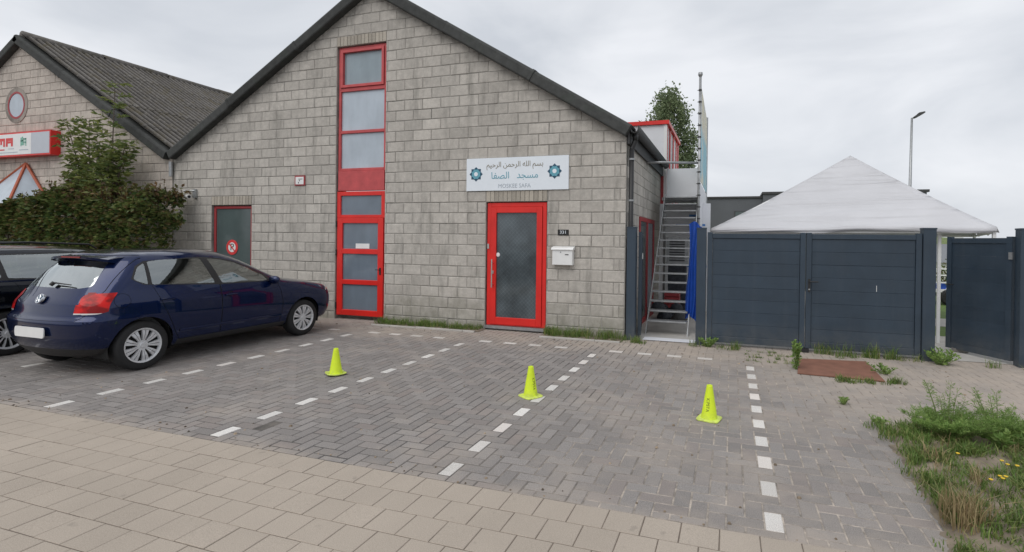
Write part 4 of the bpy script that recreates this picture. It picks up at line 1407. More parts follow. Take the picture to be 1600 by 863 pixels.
# ================================================================== BACKGROUND
# land falling away behind the yard
mb = MB(); vs, fs = [], []
ys_ = [11.0, 14, 20, 30, 60, 100, 140, 180, 240]
zs_ = [-0.06, -0.5, -1.4, -2.2, -2.8, -2.6, -1.2, 2.6, 5.0]
xs_ = np.linspace(-160, 260, 43)
for y, z in zip(ys_, zs_):
    for x in xs_:
        vs.append((x, y, z + (0.9 * math.sin(x * 0.11) * (1 if y > 150 else 0))))
n = len(xs_)
for a in range(len(ys_) - 1):
    for b in range(n - 1):
        fs.append((a * n + b, a * n + b + 1, (a + 1) * n + b + 1, (a + 1) * n + b))
mb.add(vs, fs)
bpy.data.objects['ground'].data.vertices[2].co.y = 10.9
bpy.data.objects['ground'].data.vertices[3].co.y = 10.9
bpy.data.objects['lawn'].data.vertices[2].co.y = 10.95
bpy.data.objects['lawn'].data.vertices[3].co.y = 10.95
bpy.data.objects['lawn'].data.vertices[4].co.y = 10.90
bpy.data.objects['lawn'].data.vertices[5].co.y = 10.90
tag(mb.build('hill', 'hill', fixn=False, smooth=True), kind='structure')

gb = thing('grey_building', 'dark grey flat roofed building behind the tent', 'building', (5, 22, -1.6))
def gbb(x0, x1, y0, y1, z0, z1):
    mb = MB(); mb.box(x0 - 5, x1 - 5, y0 - 22, y1 - 22, z0 + 1.6, z1 + 1.6); return mb
gbb(0.3, 3.25, 20, 26, -1.6, 4.02).build('wall', 'grey_render', gb)
gbb(3.25, 10.5, 19.6, 26, -1.6, 4.18).build('wall', 'grey_render', gb)
gbb(0.24, 3.24, 19.94, 26.06, 4.022, 4.12).build('parapet', 'dark_trim', gb)
gbb(3.20, 10.6, 19.54, 26.06, 4.182, 4.30).build('parapet', 'dark_trim', gb)
w_ = gbb(1.85, 2.45, 19.95, 20.02, 2.9, 3.35).build('window', 'dark_trim', gb)
gbb(1.9, 2.4, 19.94, 19.952, 2.94, 3.31).build('pane', 'pane_green', w_)
w_ = gbb(5.85, 7.45, 19.55, 19.62, 1.2, 2.65).build('window', 'dark_trim', gb)
gbb(5.95, 7.35, 19.54, 19.552, 1.28, 2.58).build('pane', 'pane_green', w_)

lp = thing('street_lamp', 'grey street lamp rising above the tent roof', 'street lamp', (11.3, 25, -2.0))
f = MB(); f.tube((0, 0, 0), (0.10, 0, 10.88), 0.12, 0.055, n=12); f.build('pole', 'galv', lp, smooth=True)
f = MB(); f.tube((0.10, 0, 10.82), (0.30, 0, 10.98), 0.04, n=8); f.build('arm', 'dark_trim', lp)
f = MB(); f.prism([(0.18, 10.88), (0.28, 10.86), (0.72, 11.12), (0.70, 11.19), (0.42, 11.14)], -0.14, 0.14); hd_ = f.build('lamp_head', 'dark_trim', lp)
f = MB(); f.prism([(0.34, 10.885), (0.64, 11.062), (0.636, 11.07), (0.336, 10.893)], -0.10, 0.10); f.build('lens', 'pale_screen', hd_)

hs = thing('white_house', 'distant white house with grey roof glimpsed through the gate gap', 'house', (20, 50, -2.8))
f = MB(); f.box(-5, 9, -4, 4, 0, 2.9); f.build('wall', 'house_white', hs)
f = MB(); f.prism([(-4.3, 2.9), (0, 4.6), (4.3, 2.9)], -5.2, 9.2, axis='x'); f.build('roof', 'slate', hs)
f = MB(); f.box(2.2, 2.9, -0.6, 0.2, 3.6, 5.6); f.build('chimney', 'house_white', hs)
for x in (-2, 0.6, 3.4, 6):
    f = MB(); f.box(x, x + 1.0, -4.05, -4.0, 1.0, 2.3); w_ = f.build('window', 'white', hs)
    f = MB(); f.box(x + 0.08, x + 0.92, -4.065, -4.052, 1.08, 2.22); f.build('pane', 'pane_green', w_)

tr_ = thing('trailer', 'white framed trailer seen through the gap beside the open gate', 'trailer', (7.9, 8.6, 0))
f = MB(); f.box(-1.0, 1.3, -0.55, 0.55, 0.36, 0.44); f.build('bed', 'white', tr_)
for x in (-0.95, -0.35, 0.25, 0.85, 1.25):
    f = MB(); f.box(x - 0.02, x + 0.02, -0.55, -0.51, 0.44, 1.02); f.build('post', 'white', tr_)
for z in (0.62, 0.82, 1.0):
    f = MB(); f.box(-0.97, 1.27, -0.545, -0.515, z - 0.012, z + 0.025); f.build('rail', 'white', tr_)
for x in (-0.45, 0.55):
    f = MB(); f.lathe([(0.0, -0.07), (0.18, -0.07), (0.22, -0.04), (0.22, 0.04), (0.18, 0.07), (0.0, 0.07)], (x, -0.6, 0.225), 'y', 20); f.build('wheel', 'rubber', tr_)
f = MB(); f.tube((1.3, 0, 0.40), (2.3, 0, 0.40), 0.035); f.build('drawbar', 'galv', tr_)
f = MB(); f.prism([(-0.2, 0.0), (0.2, 0.0), (0.24, 0.14), (0.1, 0.30), (-0.15, 0.28), (-0.24, 0.12)], -0.2, 0.2)
bb = f.build('blue_bag', 'tarp', None, loc=(7.30, 8.25, 0.445)); bb.scale = (0.55, 0.55, 0.6); tag(bb, 'blue bag lying on the white trailer', 'bag')

# ================================================================== VEGETATION
# poplar behind
tree = thing('poplar_tree', 'tall green poplar behind the rooftop room', 'tree', (-1.7, 20, -2.2))
f = MB(); f.path([(0, 0, 0), (0.05, 0, 3), (-0.05, 0.05, 7), (0, 0, 11.6)], [0.28, 0.22, 0.14, 0.03], 8)
for k in range(26):
    z = 2.5 + 8.2 * k / 26; a = k * 2.4; r = 1.45 * (1 - ((z - 6.2) / 6.2) ** 2) ** 0.5
    f.tube((0, 0, z), (r * 0.8 * math.cos(a), r * 0.8 * math.sin(a), z + 1.5), 0.05, 0.012, 5)
f.build('trunk', 'wood', tree)
cl = []
for k in range(300):
    z = RNG.uniform(2.0, 11.9)
    rm = 1.75 * max(0.05, (1 - (abs(z - 6.0) / 6.2) ** 2.4)) ** 0.6 if z < 10.0 else 1.35 * max(0.1, (12.2 - z) / 2.2) ** 0.6
    a = RNG.uniform(0, 2 * PI); r = rm * math.sqrt(RNG.uniform(0.05, 1))
    cl.append((r * math.cos(a), r * math.sin(a), z, RNG.uniform(0.16, 0.36)))
pts = []
for x, y, z, r in cl:
    q = RNG.normal(size=(105, 3)) * [r * 0.62, r * 0.62, r * 1.15]
    pts.append(q + [x, y, z])
mb = MB(); leaves(mb, np.concatenate(pts), 0.135, aspect=0.75)
mb.build('crown', 'poplar_leaf', tree, fixn=False)

# small bushes seen through the gap
for k, (x, y, s_, lb) in enumerate(((9.6, 14.5, 1.0, 'round green bush behind the white trailer'), (27, 44, 2.4, 'distant green bush in front of the white house'))):
    b_ = thing('bush', lb, 'bush', (x, y, -0.8 if k == 0 else -2.6))
    f = MB()
    for q in range(6):
        a = q * 1.05; f.tube((0, 0, 0), (0.5 * s_ * math.cos(a), 0.5 * s_ * math.sin(a), 1.2 * s_), 0.03, 0.01, 5)
    f.build('trunk', 'wood', b_)
    pts = RNG.normal(size=(1800, 3)) * [0.5 * s_, 0.5 * s_, 0.38 * s_] + [0, 0, 0.9 * s_]
    mb = MB(); leaves(mb, pts, 0.12 * s_); mb.build('crown', 'hedge_leaf', b_, fixn=False)

# hedge along the neighbour wall
hg = thing('beech_hedge', 'dense dark green beech hedge with browning top along the tan wall', 'hedge', (-13.5, -0.55, 0))
HX0, HX1 = -18.5, -9.72
def hedge_top(x):
    return 2.30 + 0.15 * math.sin(x * 1.7) + 0.12 * math.sin(x * 4.3 + 1) + 0.05 * math.sin(x * 9.1) + 0.28 * math.exp(-((x + 12.4) / 1.1) ** 2)
f = MB()
for k in range(40):
    x = HX0 + (HX1 - HX0 - 0.4) * (k + random.random() * 0.6) / 40
    h = hedge_top(x) - 0.15
    f.path([(x + 13.5, 0.1 * random.gauss(0, 1), 0), (x + 13.5 + random.gauss(0, 0.1), random.gauss(0, 0.12), h * 0.5), (x + 13.5 + random.gauss(0, 0.2), random.gauss(0, 0.15), h)], [0.025, 0.018, 0.006], 5)
f.build('stems', 'wood', hg)
N = 58000
x = RNG.uniform(HX0, HX1, N)
top = np.array([hedge_top(a) for a in x])
end = np.clip((HX1 - x) / 0.45, 0, 1) ** 0.5                       # rounded right end
face = RNG.random(N)
bulge = 0.07 * np.sin(x * 2.3) + 0.05 * np.sin(x * 5.1 + 2) + 0.06 * np.sin(RNG.uniform(0, 1, N))
z = np.where(face < 0.72, RNG.uniform(0.15, 1, N) * top, top - np.abs(RNG.normal(0, 0.10, N)))
dep = np.abs(RNG.normal(0, 0.11, N))
y = np.where(face < 0.72, -0.52 - bulge * (0.6 + 0.4 * np.sin(z * 4 + x)) + dep, RNG.uniform(-0.5, 0.45, N))
y = y * end
z = z * (0.80 + 0.20 * end) + 0.03 * np.sin(x * 11)
clump = np.sin(x * 6.1 + z * 5.3) * np.sin(z * 7.7 - x * 3.1 + y * 5)
keep = RNG.random(N) < 0.60 + 0.60 * clump
P_ = np.stack([x + 13.5, y, z], 1)[keep]
outd = np.stack([np.zeros(len(P_)), np.where(P_[:, 1] < 0, -1.0, -0.2), -0.15 * np.ones(len(P_))], 1)
mb = MB(); leaves(mb, P_, 0.094, aspect=0.62, dirs=outd)
mb.build('foliage', 'hedge_leaf', hg, fixn=False)
# sprigs on top
pts, tw_ = [], MB()
for k in range(330):
    xx = random.uniform(-17.6, -9.9); hh = random.uniform(0.10, 0.42) * (1.3 if -13.6 < xx < -10.4 else 0.7)
    z0 = hedge_top(xx) - 0.10; yy = random.uniform(-0.35, 0.3)
    ex, ey = xx + random.gauss(0, 0.12), yy + random.gauss(0, 0.08)
    tw_.tube((xx + 13.5, yy, z0), (ex + 13.5, ey, z0 + hh), 0.005, 0.002, 4)
    for q in range(int(7 + hh * 38)):
        t = random.uniform(0.1, 1.05)
        pts.append((xx + (ex - xx) * t + 13.5 + random.gauss(0, 0.03), yy + (ey - yy) * t + random.gauss(0, 0.03), z0 + hh * t))
tag(tw_.build('twigs', 'wood', hg, fixn=False), kind='stuff')
mb = MB(); leaves(mb, np.array(pts), 0.085, aspect=0.6); tag(mb.build('top_shoots', 'red_leaf', hg, fixn=False), 'reddish brown shoots along the hedge top')

# sapling growing out of the hedge
sp = thing('ash_sapling', 'young ash sapling rising from the hedge in front of the valley', 'tree', (-12.3, -0.45, 0))
f = MB(); pts = []; dirs = []
def frond(p0, d, L_, n_):
    p0 = np.array(p0, float); d = np.array(d, float); d /= np.linalg.norm(d)
    p1 = p0 + d * L_ + np.array([0, 0, -0.12 * L_])
    f.tube(tuple(p0), tuple(p1), 0.005, 0.002, 4)
    s_ = np.cross(d, [0, 0, 1]); s_ /= np.linalg.norm(s_) + 1e-9
    for q in range(n_):
        t = 0.25 + 0.75 * q / n_
        for sg_ in (-1, 1):
            pts.append(p0 + (p1 - p0) * t); dirs.append(s_ * sg_ + d * 0.6 + np.array([0, 0, -0.25]))
stems = [((0, 0, 0), (0.15, 0, 2.2), (0.42, -0.05, 3.6), (0.50, -0.05, 5.2)), ((-0.2, 0, 0), (-0.4, -0.05, 2.3), (-0.70, -0.1, 3.4), (-1.12, -0.1, 4.4)),
         ((0.1, 0, 0), (-0.1, -0.1, 2.4), (-0.30, -0.1, 3.6), (-0.28, -0.1, 4.35)), ((0.2, 0, 0), (0.55, -0.1, 2.4), (0.8, -0.1, 3.3), (0.95, -0.1, 3.75)),
         ((0.05, 0, 0), (0.0, -0.12, 2.2), (0.1, -0.18, 3.0), (0.15, -0.18, 3.7)), ((-0.1, 0, 0), (-0.3, -0.15, 2.2), (-0.5, -0.2, 2.9), (-0.6, -0.2, 3.5)), ((0.2, 0, 0), (0.35, -0.15, 2.2), (0.5, -0.2, 2.9), (0.6, -0.2, 3.4))]
for s4 in stems:
    f.path(s4, [0.03, 0.022, 0.014, 0.004], 6)
    for k in range(38):
        t = 0.40 + 0.60 * (k / 38) ** 1.25
        seg_ = min(2, int(t * 3)); u = t * 3 - seg_
        a, b = np.array(s4[seg_]), np.array(s4[min(3, seg_ + 1)])
        p = a + (b - a) * u
        aa = k * 2.4 + random.random()
        dd = (math.cos(aa), 0.7 * math.sin(aa), 0.35)
        frond(p, dd, random.uniform(0.24, 0.46) * (1.15 - 0.45 * t), 7)
f.build('trunk', 'wood', sp, fixn=False)
mb = MB(); leaves(mb, np.array(pts), 0.125, aspect=0.38, dirs=np.array(dirs)); mb.build('crown', 'sapling_leaf', sp, fixn=False)

# grass and weeds -------------------------------------------------
def scatter(poly_in, x0, x1, y0, y1, n):
    out = []
    while len(out) < n:
        x, y = random.uniform(x0, x1), random.uniform(y0, y1)
        if poly_in(x, y):
            out.append((x, y))
    return out
def tuft_pts(cx, cy, r, n, z=0.0):
    a = RNG.random(n) * 2 * PI; q = r * np.sqrt(RNG.random(n))
    return np.stack([cx + q * np.cos(a), cy + q * np.sin(a), np.full(n, z)], 1)
mb = MB()
base = scatter(verge_in, 2.6, 6.5, -5.6, -2.75, 560)
for (x, y) in base:
    g_ = math.sin(x * 5.3 + 1) * math.sin(y * 4.1) > -0.62
    if g_:
        blades(mb, tuft_pts(x, y, random.uniform(0.06, 0.16), random.randint(50, 110), 0.02), random.uniform(0.03, 0.085), 0.0035, 1.5)
for k in range(26):                                     # ragged front edge creeping over the pavers
    y = random.uniform(-5.4, -3.2); x = 3.02 - 0.06 * (y + 3.8) ** 2 * 0.3 + random.uniform(-0.08, 0.14)
    blades(mb, tuft_pts(x, y, random.uniform(0.04, 0.11), random.randint(25, 60), 0.01), random.uniform(0.04, 0.10), 0.0035, 1.1)
tag(mb.build('verge_grass', 'grass', fixn=False), 'green grass tufts growing over the roadside verge', 'grass', kind='stuff')
mb = MB()
for (x, y) in scatter(verge_in, 2.6, 6.5, -5.6, -2.8, 135):
    if math.sin(x * 5.3 + 1) * math.sin(y * 4.1) < 0.2:
        blades(mb, tuft_pts(x, y, random.uniform(0.05, 0.12), random.randint(18, 45), 0.02), random.uniform(0.06, 0.16), 0.0028, 1.2)
for cx, cy in ((3.02, -4.95), (2.98, -5.02), (3.10, -4.90)):
    blades(mb, tuft_pts(cx, cy, 0.10, 90, 0.02), 0.17, 0.0028, 0.9)
tag(mb.build('verge_dry_grass', 'dry_grass', fixn=False), 'straw coloured dry grass among the verge', 'dry grass', kind='stuff')
mb = MB()
for xa, xb, n_ in ((-4.80, -2.68, 120), (-1.38, -0.02, 75)):
    for k in range(n_):
        x = xa + (xb - xa) * random.random(); y = random.uniform(-0.30, -0.03)
        blades(mb, tuft_pts(x, y, 0.06, random.randint(10, 26), 0.02), random.uniform(0.05, 0.13) * (1.25 if xa > -2 else 1.0), 0.0035, 0.9)
for k in range(46):
    x = random.choice([random.uniform(0.0, 0.4), random.uniform(1.1, 1.8), random.uniform(2.9, 4.4), random.uniform(3.4, 3.8), random.uniform(5.0, 6.0)])
    y = random.uniform(-0.30, -0.08) if x < 2.9 or x > 3.9 else random.choice([random.uniform(-0.35, -0.1), random.uniform(-1.0, -0.4)])
    if 2.5 < x < 3.5 and -1.6 < y < -0.45:
        continue
    blades(mb, tuft_pts(x, y, 0.07, random.randint(10, 34), 0.0), random.uniform(0.04, 0.13), 0.0035, 1.0)
for k in range(34):                                   # joints before the gates and moss lines
    x = random.uniform(1.9, 2.6); y = random.choice([-0.28, -0.5, -0.72, -0.95]) + random.gauss(0, 0.02)
    blades(mb, tuft_pts(x, y, 0.035, 12, 0.0), random.uniform(0.02, 0.05), 0.003, 1.3)
for k in range(26):                                   # taller growth against the right leaf
    x = random.uniform(2.9, 4.3); y = random.uniform(-0.16, -0.06)
    blades(mb, tuft_pts(x, y, 0.05, random.randint(8, 22), 0.0), random.uniform(0.08, 0.22), 0.0032, 0.7)
for k in range(18):                                   # along the front edge of the rusty plate
    x = random.uniform(2.95, 3.75); y = -1.62 + random.uniform(-0.10, 0.0) + (0.12 if x > 3.5 else 0)
    blades(mb, tuft_pts(x, y, 0.06, 26, 0.0), random.uniform(0.03, 0.08), 0.0035, 1.3)
tag(mb.build('wall_foot_grass', 'grass', fixn=False), 'grass growing along the foot of the wall and gates', 'grass', kind='stuff')

def weed(name, label, loc, stems_, h, spread, lsize, n_leaf, mt='weed', feather=False, cat='plant', group=None):
    t = thing(name, label, cat, loc, group=group)
    f = MB(); pts, dirs = [], []
    for k in range(stems_):
        a = random.random() * 2 * PI; r = spread * math.sqrt(random.random())
        hh = h * random.uniform(0.6, 1.0)
        tip = np.array([r * math.cos(a), r * math.sin(a), hh]); b0 = np.array([tip[0] * 0.25, tip[1] * 0.25, 0.0])
        mid = b0 * 0.5 + tip * 0.5 + np.array([0, 0, 0.08 * hh])
        f.path([tuple(b0), tuple(mid), tuple(tip)], [0.005, 0.0035, 0.0012], 5)
        for q in range(n_leaf):
            u = random.random() ** 0.8
            p = (b0 + (mid - b0) * u * 2) if u < 0.5 else (mid + (tip - mid) * (u * 2 - 1))
            aa = random.random() * 2 * PI
            d = np.array([math.cos(aa), math.sin(aa), 0.35 + 0.5 * u])
            if feather:
                L_ = lsize * (1.5 - u) * random.uniform(0.7, 1.3)
                for w_ in range(4):
                    pts.append(p + d * L_ * w_ / 4); dirs.append(d + RNG.normal(size=3) * 0.5)
            else:
                pts.append(p); dirs.append(d)
    f.build('stalks', 'stem', t, fixn=False)
    mb = MB(); leaves(mb, np.array(pts), lsize * (0.55 if feather else 1.0), aspect=0.16 if feather else 0.42, dirs=np.array(dirs))
    mb.build('leaves', mt, t, fixn=False)
    return t
weed('feathery_weed', 'large low feathery green weed clump on the right verge', (3.50, -3.40, 0.02), 95, 0.21, 0.36, 0.050, 34, feather=True)
weed('feathery_weed', 'low feathery weed mass at the right picture edge', (4.02, -3.32, 0.02), 70, 0.20, 0.34, 0.050, 34, feather=True)
weed('tall_weed', 'tall thin weed stalk leaning right out of the feathery clump', (3.50, -3.35, 0.02), 6, 0.46, 0.16, 0.050, 34, feather=True)
weed('tall_weed', 'tall thin weed stalk at the right picture edge', (3.88, -3.33, 0.02), 6, 0.42, 0.20, 0.050, 34, feather=True)
weed('broad_weed', 'low broad leaved weed at the foot of the feathery clump', (3.86, -3.55, 0.02), 26, 0.16, 0.26, 0.06, 20)
weed('gate_weed', 'upright leafy weed standing before the middle of the double gate', (2.54, -1.22, 0.0), 7, 0.40, 0.07, 0.05, 42)
weed('post_weed', 'bushy weed at the foot of the post beside the opening', (4.50, -0.22, 0.0), 24, 0.19, 0.24, 0.05, 18)
weed('plate_weed', 'low weed creeping at the right corner of the rusty plate', (3.62, -1.05, 0.0), 16, 0.10, 0.26, 0.035, 16)
weed('passage_weed', 'small leafy weed at the foot of the post by the stair passage', (1.38, -0.16, 0.0), 16, 0.14, 0.16, 0.045, 16)
weed('joint_weed', 'lone small grass sprout in the paving right of the dashed line', (2.83, -2.66, 0.0), 14, 0.07, 0.06, 0.03, 9)
weed('joint_weed', 'small sprout in the paving just above the grass verge', (3.02, -3.22, 0.0), 16, 0.07, 0.10, 0.03, 9)
# yellow flowers on thin stalks in the verge
yf = thing('yellow_flowers', 'few small yellow flowers on thin stalks in the lower right verge', 'flowers', (3.42, -4.72, 0.02))
for k in range(13):
    f = MB(); fl = MB()
    x, y, h = random.uniform(-0.28, 0.28), random.uniform(-0.3, 0.3), random.uniform(0.14, 0.28)
    f.tube((x * 0.8, y * 0.8, 0), (x, y, h), 0.0022, 0.0015, 4)
    fl.lathe([(0.0, 0.0), (0.009, 0.002), (0.012, 0.007), (0.0, 0.006)], (x, y, h), 'z', 8)
    fl.build('petals', 'yellow', f.build('flower', 'stem', yf))

# ================================================================== CARS
def build_car(name, label, loc, paint, wagon=False):
    root = thing(name, label, 'car', loc)
    ext = 0.42 if wagon else 0.0                         # longer tail
    K = [-0.45, -0.1, 0.3, 0.9, 1.25, 1.5, 1.95, 2.3, 2.7, 3.05]
    T = {   # row: (x table, z table)
        2: ([.745, .775, .785, .785, .785, .785, .785, .775, .77, .74], [.32, .27, .235, .225, .225, .225, .225, .24, .27, .30]),
        3: ([.815, .835, .840, .835, .835, .835, .835, .835, .83, .81], [.44] * 10),
        4: ([.825, .850, .855, .850, .850, .850, .850, .848, .842, .815], [.665, .645, .63, .61, .61, .61, .61, .61, .61, .61]),
        4.5: ([.818, .848, .852, .847, .847, .847, .847, .845, .838, .805], [.705, .70, .70, .70, .70, .70, .70, .69, .68, .66]),
        5: ([.815, .845, .848, .843, .843, .843, .843, .838, .828, .79], [.84, .84, .83, .82, .81, .81, .80, .79, .77, .73]),
        6: ([.760, .800, .808, .803, .800, .798, .79, .778, .755, .70], [1.05, 1.035, 1.005, .975, .96, .95, .935, .91, .875, .815]),
        7: ([.705, .740, .745, .740, .738, .735, .745, .69, .61, .50], [1.20, 1.20, 1.19, 1.18, 1.17, 1.12, .99, .952, .908, .845]),
        8: ([.600, .630, .635, .630, .630, .640, .675, .52, .46, .38], [1.375, 1.395, 1.41, 1.40, 1.345, 1.255, 1.045, .972, .925, .862]),
        9: ([.40, .40, .40, .40, .39, .38, .40, .33, .30, .25], [1.425, 1.45, 1.468, 1.470, 1.445, 1.365, 1.13, .988, .938, .872]),
        10: ([0] * 10, [1.435, 1.46, 1.480, 1.482, 1.46, 1.385, 1.15, .998, .945, .878]),
    }
    if wagon:
        for r in (8, 9, 10):
            z = T[r][1]; z[0] += 0.03; z[1] += 0.025; z[2] += 0.015; z[3] += 0.01
        for r in range(2, 9):
            T[r] = ([v * 1.045 for v in T[r][0]], T[r][1])
    st = [-0.43, -0.26, 0.0, 0.28, 0.56, 0.84, 1.08, 1.28, 1.5, 1.74, 1.95, 2.12, 2.3, 2.55, 2.82, 3.02]
    if wagon:
        st = [-0.43 - ext, -0.26 - ext, -0.35, -0.1] + st[2:]
    yb = {0: -.36, 1: -.52, 2: -.60, 3: -.665, 4: -.672, 4.5: -.628, 5: -.600, 6: -.455, 7: -.35, 8: -.19, 9: -.21, 10: -.07}
    yf = {0: 3.0, 1: 3.14, 2: 3.18, 3: 3.21, 4: 3.21, 4.5: 3.20, 5: 3.18, 6: 3.13, 7: 3.10, 8: 3.07, 9: 3.05, 10: 3.04}
    if wagon:
        yb = {k: v - ext for k, v in yb.items()}
    RW = [0, 1, 2, 3, 4, 4.5, 5, 6, 7, 8, 9, 10]
    grid = []
    def row_xz(r, y):
        if r == 0: return 0.0, 0.20
        if r == 1: return 0.66, 0.20
        return float(np.interp(y, K, T[r][0])), float(np.interp(y, K, T[r][1]))
    # rear wrap: centre -> corner
    for fx, dy in ((0.0, 0.0), (0.42, 0.018), (0.76, 0.075), (0.93, 0.145)):
        sec = []
        for r in RW:
            x, z = row_xz(r, -0.45)
            if r == 10: sec.append((0, yb[10], z)); continue
            sec.append((x * fx, yb[r] + dy, z))
        grid.append(sec)
    for k, y in enumerate(st):
        sec = []
        for r in RW:
            yy = y
            if k < 4: yy = max(y, yb[r] + (0.235, 0.33, 0.44, 0.57)[k])
            x, z = row_xz(r, yy)
            sec.append((x, yy, z))
        grid.append(sec)
    for fx, dy in ((0.93, -0.09), (0.74, -0.035), (0.40, -0.008), (0.0, 0.0)):
        sec = []
        for r in RW:
            x, z = row_xz(r, 3.05)
            sec.append((x * fx if r < 10 else 0, yf[r] + dy if r < 10 else yf[10], z))
        grid.append(sec)
    vs, fs = [], []
    R_ = 21                                               # full ring: right side rows 0..10 then left rows 9..1
    for sec in grid:
        ring = list(sec) + [(-x, y, z) for x, y, z in sec[10:0:-1]]
        vs += ring
    n = len(sec) + 10
    for a in range(len(grid) - 1):
        for b in range(n):
            c = (b + 1) % n
            fs.append((a * n + b, (a + 1) * n + b, (a + 1) * n + c, a * n + c))
    me = bpy.data.meshes.new('cage'); me.from_pydata(vs, [], fs)
    bm = bmesh.new(); bm.from_mesh(me)
    cr_ = bm.edges.layers.float.new('crease_edge')
    bm.verts.ensure_lookup_table()
    for e in bm.edges:
        i_, j_ = e.verts[0].index, e.verts[1].index
        if i_ % n == j_ % n:                               # runs along the car
            row = RW[i_ % n if i_ % n <= 11 else 22 - i_ % n]
            e[cr_] = {4: 0.55, 4.5: 0.4, 5: 0.45, 6: 0.35, 8: 0.30, 2: 0.3}.get(row, 0.0) if row not in (4, 4.5) or e.verts[0].co.y < -0.25 else 0.1
    bmesh.ops.remove_doubles(bm, verts=bm.verts, dist=0.0005)
    bm.to_mesh(me); bm.free()
    tmp = link('cage', me)
    md = tmp.modifiers.new('s', 'SUBSURF'); md.levels = 2; md.render_levels = 2
    dg = bpy.context.evaluated_depsgraph_get()
    em = bpy.data.meshes.new_from_object(tmp.evaluated_get(dg))
    bpy.data.objects.remove(tmp)
    bm = bmesh.new(); bm.from_mesh(em)
    bmesh.ops.recalc_face_normals(bm, faces=bm.faces)
    tl = bm.faces.layers.int.new('t'); cl_ = bm.faces.layers.int.new('c')
    def cut(poly, allowed, newtag, view='side', back=-0.12):
        ar = sum(poly[i][0] * poly[(i + 1) % len(poly)][1] - poly[(i + 1) % len(poly)][0] * poly[i][1] for i in range(len(poly)))
        if ar < 0: poly = poly[::-1]
        us = [p[0] for p in poly]; ws = [p[1] for p in poly]
        for f in bm.faces:
            f[cl_] = 0
            if f[tl] not in allowed: continue
            c = f.calc_center_median(); nn = f.normal
            if view == 'side':
                ok = abs(c.x) > 0.45 and abs(nn.x) > 0.25; u, w = c.y, c.z
            elif view == 'rear':
                ok = c.y < 0.1 and nn.y < back; u, w = c.x, c.z
            else:
                ok = nn.z > 0.2 and c.z > 0.8; u, w = c.x, c.y
            if ok and min(us) - .15 < u < max(us) + .15 and min(ws) - .15 < w < max(ws) + .15:
                f[cl_] = 1
        for i in range(len(poly)):
            p, q = poly[i], poly[(i + 1) % len(poly)]
            du, dw = q[0] - p[0], q[1] - p[1]
            if math.hypot(du, dw) < 1e-6: continue
            if view == 'side': co, no = (0, p[0], p[1]), (0, dw, -du)
            elif view == 'rear': co, no = (p[0], 0, p[1]), (dw, 0, -du)
            else: co, no = (p[0], p[1], 0), (dw, -du, 0)
            cand = [f for f in bm.faces if f[cl_]]
            if not cand: return
            geom = cand + list({e for f in cand for e in f.edges}) + list({v for f in cand for v in f.verts})
            bmesh.ops.bisect_plane(bm, geom=geom, dist=1e-5, plane_co=co, plane_no=no)
            co, no = Vector(co), Vector(no)
            for f in bm.faces:
                if f[cl_] and (f.calc_center_median() - co).dot(no) > 0: f[cl_] = 0
        for f in bm.faces:
            if f[cl_]: f[tl] = newtag
    def rounded(poly, r, n_=4):
        out = []
        N_ = len(poly)
        for i in range(N_):
            p0, p1, p2 = np.array(poly[i - 1]), np.array(poly[i]), np.array(poly[(i + 1) % N_])
            d0, d1 = (p0 - p1), (p2 - p1)
            l0, l1 = np.linalg.norm(d0), np.linalg.norm(d1)
            rr = min(r, l0 * 0.45, l1 * 0.45)
            a, b = p1 + d0 / l0 * rr, p1 + d1 / l1 * rr
            for k in range(n_ + 1):
                t = k / n_
                out.append(tuple((1 - t) ** 2 * a + 2 * t * (1 - t) * p1 + t * t * b))
        return out
    def grow(poly, d):
        c = np.mean(np.array(poly), 0)
        out = []
        for p in poly:
            v = np.array(p) - c
            out.append(tuple(np.array(p) + v / np.linalg.norm(v) * d))
        return out
    # wheel arches
    WB = 2.47 + (0.18 if wagon else 0)
    for cy in (0.0, 2.47):
        cut([(cy + 0.352 * math.cos(2 * PI * i / 28), 0.30 + 0.352 * math.sin(2 * PI * i / 28)) for i in range(28)], (0,), 99)
    bmesh.ops.delete(bm, geom=[f for f in bm.faces if f[tl] == 99], context='FACES')
    # glass house
    if wagon:
        w_q = [(-0.62, 1.12), (-0.50, 1.30), (-0.12, 1.355), (-0.06, 1.06), (-0.5, 1.08)]
        w_r = [(0.0, 1.05), (-0.04, 1.36), (0.82, 1.375), (0.94, 1.00)]
    else:
        w_q = [(-0.09, 1.12), (-0.015, 1.255), (0.075, 1.31), (0.06, 1.045), (-0.04, 1.085)]
        w_r = [(0.105, 1.042), (0.115, 1.325), (0.30, 1.345), (0.80, 1.348), (0.925, 1.005)]
    w_f = [(0.90, 1.345), (1.08, 1.325), (1.30, 1.275), (1.52, 1.185), (1.74, 1.065), (1.80, 0.975), (1.03, 0.995)]
    SIDE = [(w_q, 11), (w_r, 12), (w_f, 13)]
    allw = [((w_q[0][0] - 0.03), w_q[0][1] - 0.01)]
    hull = [(w_q[0][0] - 0.025, w_q[0][1]), (w_q[1][0] - 0.015, w_q[1][1] + 0.02), (w_q[2][0], w_q[2][1] + 0.022), (0.80, w_r[-2][1] + 0.02), (1.10, 1.345), (1.32, 1.295), (1.56, 1.19), (1.80, 1.06), (1.88, 0.965), (1.0, 0.975), (w_q[-1][0] + 0.05, w_q[-1][1] - 0.04)]
    cut(hull, (0,), 1)
    for poly, tg in SIDE:
        cut(rounded(poly, 0.022), (1,), tg)
    # doors
    rd = [(0.10, 1.04), (0.37, 0.42), (0.43, 0.31), (0.985, 0.31), (0.985, 0.99)] if not wagon else [(0.03, 1.05), (0.37, 0.42), (0.43, 0.31), (0.985, 0.31), (0.985, 0.99)]
